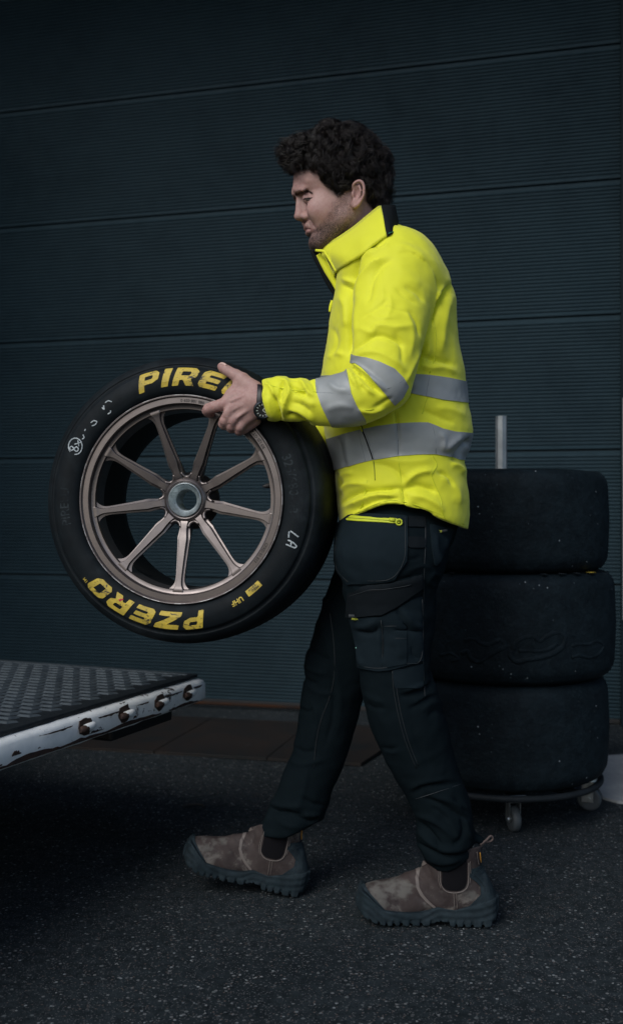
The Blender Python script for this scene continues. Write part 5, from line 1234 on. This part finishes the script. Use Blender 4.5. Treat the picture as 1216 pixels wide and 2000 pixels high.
def flat_text(s, size, px, py, Y, mat, parent, tilt=0.0, name='tag_lettering'):
    V, F = text_mesh(s, size, size*.02); p = W(px, py, Y); c, q = math.cos(tilt), math.sin(tilt)
    part(name, [(p[0]+v[0]*c-v[1]*q, Y-.0012, p[2]+v[0]*q+v[1]*c) for v in V], F, mat, parent, smooth=False)
# put the tags on the cloth
for o, (a, b) in ((tg, (700, 1208)), (tg2, (858, 1038))):
    h = cast(tB, a, b, .006 if o is tg else .0065); dy = h[1]-(2.178 if o is tg else 2.215)
    o.location = (0, dy, 0)
    flat_text('PROOS', .0062, a-14 if o is tg else a-13, b+2.8, h[1]-.001, m_logo, trousers, 0.0 if o is tg else .09)
pt = cast(tB, 698.5, 1266, .004); mb = MB(); mb.box(pt, (.0040, .002, .0018), Matrix.Rotation(.3, 3, 'Y')); mb.build('mint_stitch', M('mint_thread', (.35, .75, .60), .5), trousers)
# ================================================================ BOOTS
m_lea = M('worn_brown_leather', (0.046, 0.035, 0.033), 0.75, 0, spec=.25, mott=[(13, (0.020, 0.015, 0.0155), 0.9), (30, (0.060, 0.050, 0.049), 0.6)], wear=[(9, (0.15, 0.138, 0.125), 0.53, 0.66), (30, (0.12, 0.11, 0.10), 0.58, 0.70)], bump=[(60, .3, .002), (500, .3, .0006)])
m_sol = M('dusty_boot_rubber', (0.013, 0.023, 0.029), 0.8, 0, spec=.12, mott=[(18, (0.028, 0.042, 0.051), 0.7), (60, (0.010, 0.015, 0.019), 0.5)], bump=[(90, .4, .002)])
m_els = M('black_elastic', (0.0065, 0.0065, 0.008), 0.9, spec=.08, bump=[(300, .3, .001)])
m_lst = M('pale_boot_stitching', (0.13, 0.112, 0.103), 0.7)
m_org = M('orange_detail', (0.62, 0.30, 0.04), 0.5)
BY = 2.335
up_tab = [ # px, top, bottom, half width
    (699, 1774, 1786, .012), (703, 1757, 1792, .026), (708, 1747, 1796, .035), (716, 1742.5, 1800, .042), (731, 1739.5, 1802, .047), (748, 1737, 1803, .0475), (764, 1734.5, 1804, .046), (777, 1730, 1804, .043), (790, 1724.5, 1803, .044), (802, 1720, 1802, .042), (812, 1716, 1800, .040), (825, 1712, 1798, .038),
    (850, 1712, 1798, .037), (880, 1712, 1802, .038), (910, 1712, 1804, .040), (930, 1712, 1804, .040), (945, 1718, 1803, .038), (955, 1738, 1800, .034), (962, 1755, 1795, .027), (967, 1766, 1788, .014)]
ut = np.array(up_tab); utx = (ut[:, 0]-608)*BY/F_PX; utt = CAM_H-(ut[:, 1]-1000)*BY/F_PX; utb = CAM_H-(ut[:, 2]-1000)*BY/F_PX; utw = ut[:, 3]
def foot(P, grow=0.0, p=2.6):
    x = P[:, 0]; t = np.interp(x, utx, utt)+grow; b = np.interp(x, utx, utb)-grow; w_ = np.interp(x, utx, utw)+grow
    zc, a = (t+b)/2, np.maximum((t-b)/2, .004)
    # the waist of the foot: widest low down, narrower at the top
    rel = np.clip((P[:, 2]-b)/(t-b+1e-6), 0, 1.2); ww = w_*(1.0-.42*rel**1.3)
    bow = .006*np.sin((x-utx[0])/(utx[-1]-utx[0])*math.pi*1.4)
    n = (np.abs((P[:, 2]-zc)/a)**p+np.abs((P[:, 1]-BY-bow)/np.maximum(ww, .004))**p)**(1/p)
    d = (n-1)*np.minimum(a, ww); return np.maximum(d, np.maximum(utx[0]-grow-x, x-utx[-1]-grow))
def f_upper(P):
    d = foot(P)
    sh = chain(P, [(*W(886, 1762, BY), .064), (*W(884, 1735, BY), .0665), (*W(881, 1705, BY), .0655), (*W(884, 1672, BY), .0655), (*W(886, 1645, BY), .0655)], 1.50)
    sh = np.maximum(sh, cutpx(P, [(806, 1722), (814, 1712), (826, 1699), (845, 1689), (905, 1676), (940, 1668)])*-1-0.0) if True else sh
    d = smin(d, sh, .012)
    return np.maximum(d, W(0, 1801, BY)[2]-P[:, 2])
uV, uF = mesh_field(f_upper, (utx[0]-.01, BY-.065, W(0, 1810, BY)[2]), (utx[-1]+.01, BY+.065, W(0, 1660, BY)[2]), .0026, 4, 2)
uV, uF = largest(uV, uF); uN = vnormals(uV, uF); uQ = PX(np.stack([uV[:, 0], np.full(len(uV), BY), uV[:, 2]], 1))
b_str = [([(776, 1732), (790, 1740), (806, 1756), (830, 1770)], 6, -1.6), ([(765, 1736), (775, 1750), (790, 1765)], 6, 1.4), ([(812, 1718), (818, 1724), (824, 1730)], 4, -3), ([(740, 1742), (736, 1755), (746, 1772)], 8, 1.6), ([(830, 1700), (838, 1716), (836, 1730)], 5, -2), ([(912, 1690), (918, 1706), (914, 1716)], 5, -2), ([(790, 1724), (800, 1732), (812, 1738)], 4, 2)]
uV = sculpt(uV, uN, uQ, b_str, np.ones(len(uV), bool)); uN = vnormals(uV, uF)
fox = np.array([(695, 1764), (700, 1750), (706, 1746), (716, 1752), (726, 1761), (736, 1770), (749, 1781), (775, 1786), (802, 1788), (820, 1788), (833, 1785), (845, 1779), (853, 1777), (870, 1779), (884, 1780), (909, 1773), (925, 1768), (945, 1762), (975, 1756)])
def f_sole(P):
    q = PX(np.stack([P[:, 0], np.full(len(P), BY), P[:, 2]], 1)); x = P[:, 0]
    top = np.interp(q[:, 0], fox[:, 0], fox[:, 1])
    w_ = np.interp(x, utx, utw); bow = .006*np.sin((x-utx[0])/(utx[-1]-utx[0])*math.pi*1.4)
    low = np.clip((q[:, 1]-1799)/5, 0, 1)
    ph = (q[:, 0]+4*np.sin(q[:, 0]*.05)) % 17; gap = (ph < 5)
    flare = .0040+.0009*np.sin((q[:, 1]-top)*.45+2.2*np.sin(q[:, 0]*.045))*(1-low)+np.where(gap, -.0030, .0012)*low
    # plan outline: half ellipse at toe and heel, straight sides between
    dl = (P[:, 1]-BY-bow); side = np.abs(dl)-(w_+flare)
    ex = np.maximum(utx[0]-.006-x, x-utx[-1]-.004); d = smax(side*.8, ex, .004)
    d = smax(d, (top-q[:, 1])*BY/F_PX, .002)
    bot = np.interp(q[:, 0], [693, 700, 710, 726, 748, 830, 838, 850, 868, 876, 950, 962, 973], [1780, 1788, 1796, 1803, 1809, 1813, 1811, 1804, 1805, 1813, 1812, 1801, 1780])
    bot = bot-np.where(gap & (np.abs(dl) > .012) & ~((q[:, 0] > 838) & (q[:, 0] < 872)), 4.0, 0)
    return np.maximum(d, (q[:, 1]-bot)*BY/F_PX)
sV, sF = mesh_field(f_sole, (utx[0]-.015, BY-.065, W(0, 1822, BY)[2]), (utx[-1]+.015, BY+.070, W(0, 1735, BY)[2]), .0022, 3, 1)
sV, sF = largest(sV, sF)
PIV = W(955, 1810, BY)
t_ = m_lea.node_tree; b_ = t_.nodes['Principled BSDF']; src = b_.inputs['Base Color'].links[0].from_socket
at_ = t_.nodes.new('ShaderNodeAttribute'); at_.attribute_name = 'scuff'; mx = t_.nodes.new('ShaderNodeMix'); mx.data_type = 'RGBA'; mx.inputs[7].default_value = (.100, .096, .088, 1)
t_.links.new(at_.outputs['Fac'], mx.inputs[0]); t_.links.new(src, mx.inputs[6]); t_.links.new(mx.outputs[2], b_.inputs['Base Color'])
def make_boot(label, tf, seed=0.0):
    rt = part('boot', tf(uV), uF, m_lea, man, label=label)
    nz_ = np.array([mn.fractal(Vector((v[0]*34+seed, v[1]*34, v[2]*44)), .8, 2.0, 4) for v in uV])
    z_ = np.clip(1.1-poly_sd(uQ, [(706, 1744), (740, 1738), (785, 1726), (800, 1732), (786, 1756), (750, 1768), (722, 1760)])/14, 0, 1.25)
    z2 = np.clip(.8-poly_sd(uQ, [(905, 1745), (922, 1750), (918, 1764), (905, 1770)])/10, 0, 1)
    sc_ = np.clip((nz_+z_*.75+z2*.5-(.50 if seed == 0 else .95))*1.5, 0, 1).astype(np.float32)
    A_ = rt.data.attributes.new('scuff', 'FLOAT', 'POINT'); A_.data.foreach_set('value', sc_)
    V2 = tf(uV); N2 = vnormals(V2, uF)
    part('sole', tf(sV), sF, m_sol, rt)
    def bp(name, poly, mat, th, lift_=.0003):
        fld = poly_sd(uQ, poly); A_, Fs = clip(V2, uF, fld, N2, lift_+th); part(name, A_, Fs, mat, rt)
    bp('elastic_panel', [(858, 1690), (858, 1732), (864, 1739), (872, 1742), (892, 1742), (901, 1737), (905, 1728), (906, 1690), (904, 1672), (860, 1672)], m_els, .0010)
    bp('heel_counter', [(975, 1770), (909, 1775), (921, 1763), (933, 1752), (933, 1738), (922, 1727), (910, 1717), (917, 1704), (944, 1702), (980, 1702)], m_sol, .0030)
    bp('heel_counter_rib', [(975, 1762), (925, 1772), (940, 1756), (941, 1740), (930, 1726), (920, 1716), (923, 1710), (941, 1709), (945, 1713), (927, 1716), (938, 1728), (948, 1742), (950, 1756)], m_sol, .0052)
    bp('toe_cap', [(690, 1800), (696, 1750), (704, 1741), (713, 1744), (722, 1754), (734, 1765), (746, 1778), (752, 1800)], m_sol, .0028)
    bp('vamp_edge', [(831, 1698), (820, 1712), (815, 1726), (816, 1742), (824, 1756), (836, 1769), (848, 1778), (843, 1780), (828, 1768), (817, 1756), (810, 1742), (809, 1726), (814, 1710), (824, 1696)], m_lst, .0010)
    Bu = BVHTree.FromPolygons([tuple(v) for v in uV], [tuple(int(i) for i in f) for f in uF])
    def stitch(pts, r=.0009, mat=m_lst, name='stitching'):
        P = [];
        for q in catmull(pts, 5):
            o = W(q[0], q[1], BY); h = Bu.ray_cast(Vector((o[0], BY-.2, o[2])), Vector((0, 1, 0)))
            if h[0] is not None: P.append(np.array(h[0]+h[1]*.0012))
        if len(P) > 2: V, F = tube(np.array(P), r, 6); part(name, tf(V), F, mat, rt)
    stitch([(856, 1690), (855, 1722), (860, 1738), (870, 1745), (884, 1746), (898, 1743), (907, 1734), (909, 1716), (909, 1690)], .0013)
    stitch([(853, 1700), (852, 1724), (857, 1740)], .0008); stitch([(911, 1730), (913, 1714), (912, 1688)], .0008)
    stitch([(880, 1746), (881, 1760), (882, 1778)]); stitch([(885, 1746), (886, 1760), (887, 1778)], .0007); stitch([(926, 1672), (928, 1686), (931, 1700)], .0008)
    for y in (1722, 1735, 1743): stitch([(952, y), (947, y-2), (944, y-1)], .0016, m_org, 'orange_heel_mark')
    stitch([(933, 1676), (935, 1690), (937, 1700)], .0013, m_org, 'orange_thread')
    lp = catmull([W(936, 1664, BY)+[0, -.008, 0], W(948, 1655, BY)+[0, -.006, 0], W(957, 1649, BY), W(962, 1654, BY)+[0, .004, 0], W(958, 1660, BY)+[0, .004, 0], W(946, 1663, BY)+[0, .004, 0], W(936, 1672, BY)], 6)
    V, F = tube(lp, .0025, 8); V = np.array(V); part('pull_loop', tf(V), F, M('brown_webbing', (.10, .075, .068), .8) if 'brown_webbing' not in bpy.data.materials else bpy.data.materials['brown_webbing'], rt)
    return rt
zmin = sV[:, 2].min()
make_boot('brown leather boot flat on the asphalt under the bent rear leg', lambda V: np.asarray(V)-[0, 0, zmin-.001])
ta = math.radians(12.0)
def far_tf(V):
    P = np.asarray(V, float)-PIV; c, s_ = math.cos(ta), math.sin(ta)
    Q = np.stack([P[:, 0]*c+P[:, 2]*s_, P[:, 1], -P[:, 0]*s_+P[:, 2]*c], 1)
    T = W(583, 1757, 2.515); return Q*.975+T
fz = far_tf(sV)[:, 2].min()
make_boot('brown leather boot striking the ground heel first, toe raised', lambda V: far_tf(V)-[0, 0, fz-.001], 7.3)
print('boot', zmin, fz)
# ================================================================ HAIR, BROWS, EYES, STUBBLE
m_hair = M('dark_curly_hair', (0.0085, 0.0065, 0.006), 0.38, 0, mott=[(40, (0.017, 0.012, 0.0105), 0.7)], spec=0.40)
m_cap = M('dark_hair_mass', (0.0045, 0.0038, 0.0036), 0.85, bump=[(120, .8, .004)])
rh = np.random.default_rng(11)
hN = vnormals(hV, hF)
TH = np.array([(650, 250, .027), (700, 252, .027), (610, 265, .030), (590, 280, .038), (578, 300, .042), (576, 326, .026), (600, 330, .018), (740, 290, .024), (752, 330, .023), (745, 372, .032), (732, 398, .038), (650, 378, .005), (642, 358, .009), (626, 342, .014), (690, 345, .014), (670, 366, .008),
               (700, 310, .026), (660, 310, .026), (630, 300, .026), (720, 388, .028), (716, 360, .022), (664, 382, .004)])
def thick(q):
    d = ((q[:, None, :]-TH[None, :, :2])**2).sum(-1)+30; w_ = 1/d**1.6; return (w_*TH[:, 2]).sum(1)/w_.sum(1)
earbox = poly_sd(Qh, [(683, 356), (700, 348), (714, 352), (716, 372), (712, 396), (700, 408), (684, 408)]) < 1
hz_ok = (at3[:len(hV)] > .5) & ~earbox & (Qh[:, 1] < 412)
roots = np.where(hz_ok)[0]
def strands(P0, Nn, TT, L, drift, nst, amp, turns, npt, rad, mb):
    """one curled lock: nst strands round a common helix"""
    s = np.linspace(0, 1, npt)
    side = np.cross(drift, Nn); side /= np.linalg.norm(side)+1e-9
    g = P0+np.outer(TT*np.sin(math.pi*0.60*s)*1.0-.002, Nn)+np.outer(L*s, drift)
    ph = rh.random()*6.28; hand = 1 if rh.random() < .5 else -1
    T = np.gradient(g, axis=0); T /= np.linalg.norm(T, axis=1)[:, None]
    B1 = np.cross(T, side); B1 /= np.linalg.norm(B1, axis=1)[:, None]+1e-9; B2 = np.cross(T, B1)
    for k in range(nst):
        da = rh.normal(0, .5); aa = amp*(1+rh.normal(0, .22)); o = rh.normal(0, .0026, 3); tl = 1+rh.normal(0, .06); am = aa*np.clip(s*3.2, 0, 1)*(1-.15*s)
        an = ph+da+hand*2*math.pi*turns*tl*s**.9
        P = g+B1*(am*np.cos(an))[:, None]+B2*(am*np.sin(an))[:, None]+o*np.clip(s*2, 0, 1)[:, None]
        R_ = rad*(1-.55*s**2); mb.append((P, R_))
def tubes3(lst):                     # many thin three-sided tubes at once
    n = len(lst); m = len(lst[0][0]); P = np.stack([a for a, _ in lst]); R_ = np.stack([b for _, b in lst])
    T = np.gradient(P, axis=1); T /= np.linalg.norm(T, axis=2)[..., None]+1e-12
    ref = np.array([.3, .9, .2]); ref = ref/np.linalg.norm(ref); N = np.cross(T, ref); N /= np.linalg.norm(N, axis=2)[..., None]+1e-9; B = np.cross(T, N)
    V = np.stack([P+R_[..., None]*(math.cos(a)*N+math.sin(a)*B) for a in (0, 2.094, 4.189)], 2)   # n,m,3,3
    I = np.arange(n*m*3).reshape(n, m, 3); q = []
    for k in range(3):
        l = (k+1) % 3; q.append(np.stack([I[:, :-1, k], I[:, :-1, l], I[:, 1:, l], I[:, 1:, k]], -1).reshape(-1, 4))
    return V.reshape(-1, 3), np.vstack(q)
lst = []
tr = thick(Qh[roots]); pick = np.concatenate([rh.choice(roots, 1350, replace=False), rh.choice(roots[tr < .016], 420, replace=False)])
Tpick = thick(Qh[pick])
for i, T_ in zip(pick, Tpick):
    q = Qh[i]; P0 = hV[i]; N_ = hN[i].copy()
    fr = np.clip((625-q[0])/35, 0, 1)*np.clip((345-q[1])/30, 0, 1); bk = np.clip((q[0]-700)/40, 0, 1); low_ = np.clip((q[1]-330)/50, 0, 1)
    drift = np.array([-1.0*fr+.55*bk+.1+.5*low_*(q[0] < 690), 0, -.25-.55*bk-.35*low_+.2*fr])+rh.normal(0, .45, 3)
    if 598 < q[0] < 668 and q[1] > 326: drift = np.array([.9, 0, -.25])+rh.normal(0, .25, 3)
    if fr > .4: drift = np.array([-.6, rh.normal(0, .3), .05+rh.normal(0, .35)])
    drift -= N_*drift.dot(N_)*.9; drift /= np.linalg.norm(drift)+1e-9
    short = T_ < .0135
    L = (.010 if short else .018+.036*rh.random())*(1+.5*fr)
    strands(P0-N_*.002, N_, T_*(.50+.24*rh.random()), L, drift, 12 if short else 17, .0018 if short else .005+.0105*rh.random()**1.2, .5 if short else .45+.75*rh.random(), 22, .00040, lst)
# hand-placed locks: the fringe over the forehead and the nape
for (a, b) in [((590, 285), (545, 285)), ((588, 275), (560, 272)), ((582, 300), (541, 300)), ((578, 318), (549, 318)), ((577, 322), (563, 327)), ((586, 322), (582, 328)), ((600, 324), (606, 329)), ((580, 306), (555, 318)), ((596, 268), (575, 268)), ((584, 292), (548, 277)), ((616, 324), (622, 332))]:
    for dy in (-.055, -.040, -.024, -.008, .008, .026, .045):
        A_, B_ = HP(*a, -abs(dy)), HP(b[0]+9, b[1]-3, -abs(dy)); A_[1] = B_[1] = YB+dy; shr = math.sqrt(max(0.05, 1-(dy/.085)**2)); A_[0] += (1-shr)*.05; B_[0] += (1-shr)*.062
        A_, B_ = from_head(A_), from_head(B_)+rh.normal(0, .003, 3); dd = B_-A_; L = np.linalg.norm(dd); up = np.array([-.2, -.1, 1.0]); up -= dd*up.dot(dd)/L**2; up /= np.linalg.norm(up)
        strands(A_, up, .006, L*.66, dd/L, 18, .0055+.004*rh.random(), .8+.6*rh.random(), 22, .00046, lst)
outline = [(540, 273), (549, 270), (560, 270), (573, 264), (589, 261), (596, 256), (609, 257), (613, 250), (622, 240), (635, 233), (651, 232), (662, 238), (669, 242), (684, 237), (698, 239), (710, 248), (725, 259), (738, 273), (744, 287), (754, 289), (763, 301), (770, 315), (768, 331), (770, 347), (767, 360), (773, 369), (770, 385), (762, 398), (750, 406),
           (735, 406), (720, 399), (711, 394), (713, 378), (712, 360), (704, 349), (694, 352), (688, 364), (673, 376), (664, 386), (653, 387), (642, 371), (631, 357), (624, 343), (622, 337), (609, 339), (596, 337), (578, 338), (569, 341), (555, 334), (549, 322), (538, 311), (536, 292)]
allP = np.stack([a for a, _ in lst]); n_, m__ = allP.shape[:2]; sdv = poly_sd(PX(allP.reshape(-1, 3)), outline).reshape(n_, m__)
behind = allP[:, :, 1].mean(1) > YB+.02; inface = np.array([a[:, 0].mean() for a in allP])
worst = sdv.max(1); lst = [l for l, w1, r1 in zip(lst, worst, rh.random(n_)) if w1 < 2.0+3.0*r1 or (w1 < 9 and r1 > .975)]
print('strands', n_, len(lst))
sv, sf = tubes3(lst)
hair = part('hair', sv, sf, m_hair, man)
# dark mass under the curls
capd = thick(Qh)*.40
lab = poly_sd(Qh, hair_poly)+3.0+2.5*np.array([mn.noise(Vector(v)*160.0) for v in hV]); fld = np.where(earbox, np.abs(lab)+1, np.maximum(lab, -9)+1.5)
bmp = np.array([mn.noise(Vector(v)*70.0) for v in hV])
A_, Fs = clip(hV+hN*(capd*(np.clip(-fld/9, 0, 1))*(1+.5*bmp))[:, None], hF, fld)
part('hair_mass', A_, Fs, m_cap, hair)
# brows, lashes and stubble: short strands rooted on the skin
Bh = bvh(hV, hF)
def on_face(px, py, s=-1):
    o = Vector((0, 0, CAM_H)); h = Bh.ray_cast(o, (Vector(W(px, py, 1.0))-o).normalized())
    if h[0] is None: return None, None
    q = to_head(np.array(h[0])); n_ = np.array(h[1])@Rz
    if s > 0: q[1] = 2*YB-q[1]; n_[1] = -n_[1]
    return q, n_
def hairs(paths, n, ln, spread, rad, dirf, name, mat, parent, npt=4):
    lst = []
    for s in (-1, 1):
        for _ in range(n):
            px, py = dirf(rh); 
            p, nn = on_face(px+rh.normal(0, spread), py+rh.normal(0, spread), s)
            if p is None: continue
            yield_ = paths(px, py, rh, s); d = np.array(yield_); d = d-nn*d.dot(nn)*.8+nn*.35; d /= np.linalg.norm(d)
            t = np.linspace(0, 1, npt)[:, None]; l = ln*(.6+.8*rh.random()); P = p+d*t*l+np.array([0, 0, -.0006])*t**2
            lst.append((from_head(P), rad*(1-.7*t[:, 0])))
    V, F = tubes3(lst); return part(name, V, F, mat, parent)
brow_pts = catmull([(576, 378.5), (582, 377.5), (589, 374.5), (596, 372.5), (603, 374), (608, 376.5), (613, 379.5)], 6)
def brow_pick(r):
    t = (r.random()**1.4)*(len(brow_pts)-5); i = int(t); p = brow_pts[i]+(brow_pts[i+1]-brow_pts[i])*(t-i); w_ = 3.4*(1-.72*t/len(brow_pts)); return p[0], p[1]+r.normal(0, w_*.55)
brow = hairs(lambda x, y, r, s: (.9, 0, .45-.9*(x-578)/40+r.normal(0, .2)), 300, .0048, .4, .00022, brow_pick, 'eyebrow', M('brown_black_brow', (.030, .021, .018), .6, spec=.2), body)
def beard_pick(r):
    while True:
        x, y = 600+r.random()*100, 385+r.random()*105
        g = poly_sd(np.array([[x, y]]), beard_poly)[0]
        if g < 4 and r.random() < .25+.75*np.clip((y-405)/70, 0, 1): return x, y
m_stub = M('dark_stubble', (0.045, 0.030, 0.025), .6)
stb = hairs(lambda x, y, r, s: (-.45+r.normal(0, .4), 0, -.8+r.normal(0, .3)), 3600, .0027, .5, .00018, beard_pick, 'stubble', m_stub, body, 3); stb['kind'] = 'stuff'
m_eye = M('eye_white', (.42, .38, .36), .2); m_iris = M('dark_iris', (.03, .024, .022), .45)
for s in (-1, 1):
    # a dark slit under the lowered lid
    lid = catmull([(592, 389), (596, 387.8), (601, 387.4), (606, 387.0), (610, 386.4)], 5); P = [];
    for q in lid:
        p, nn = on_face(q[0], q[1], s)
        if p is not None: P.append(from_head(p+nn*.0004))
    if len(P) > 3: V, F = tube(np.array(P), [.0006+.0010*math.sin(math.pi*i/(len(P)-1)) for i in range(len(P))], 6); part('eyelash', V, F, m_hair, body)
    sl_ = catmull([(596, 390.2), (601, 391.0), (606, 389.6)], 5); P = [];
    for q in sl_:
        p, nn = on_face(q[0], q[1], s)
        if p is not None: P.append(from_head(p-nn*.0006))
    if len(P) > 3: V, F = tube(np.array(P), [.0009+.0010*math.sin(math.pi*i/(len(P)-1)) for i in range(len(P))], 6); part('eye', V, F, m_iris, body)
# thumb nail
nb_ = bvh(nV, nF); m_nail = M('nail', (.55, .36, .31), .3)
pts = [cast(nb_, x, y, .0006) for x, y in catmull([(429.5, 712.5), (433, 710.3), (438, 711.8), (441.5, 714.5)], 4)]; pts = [p for p in pts if p is not None]
if len(pts) > 3:
    V, F = tube(np.array(pts), [.0014]+[.0030]*(len(pts)-2)+[.0016], 8); V = np.array(V); c2 = np.repeat(np.array(pts), 8, axis=0); V[:, 1] = c2[:, 1]+(V[:, 1]-c2[:, 1])*.3; part('nail', V, F, m_nail, body)
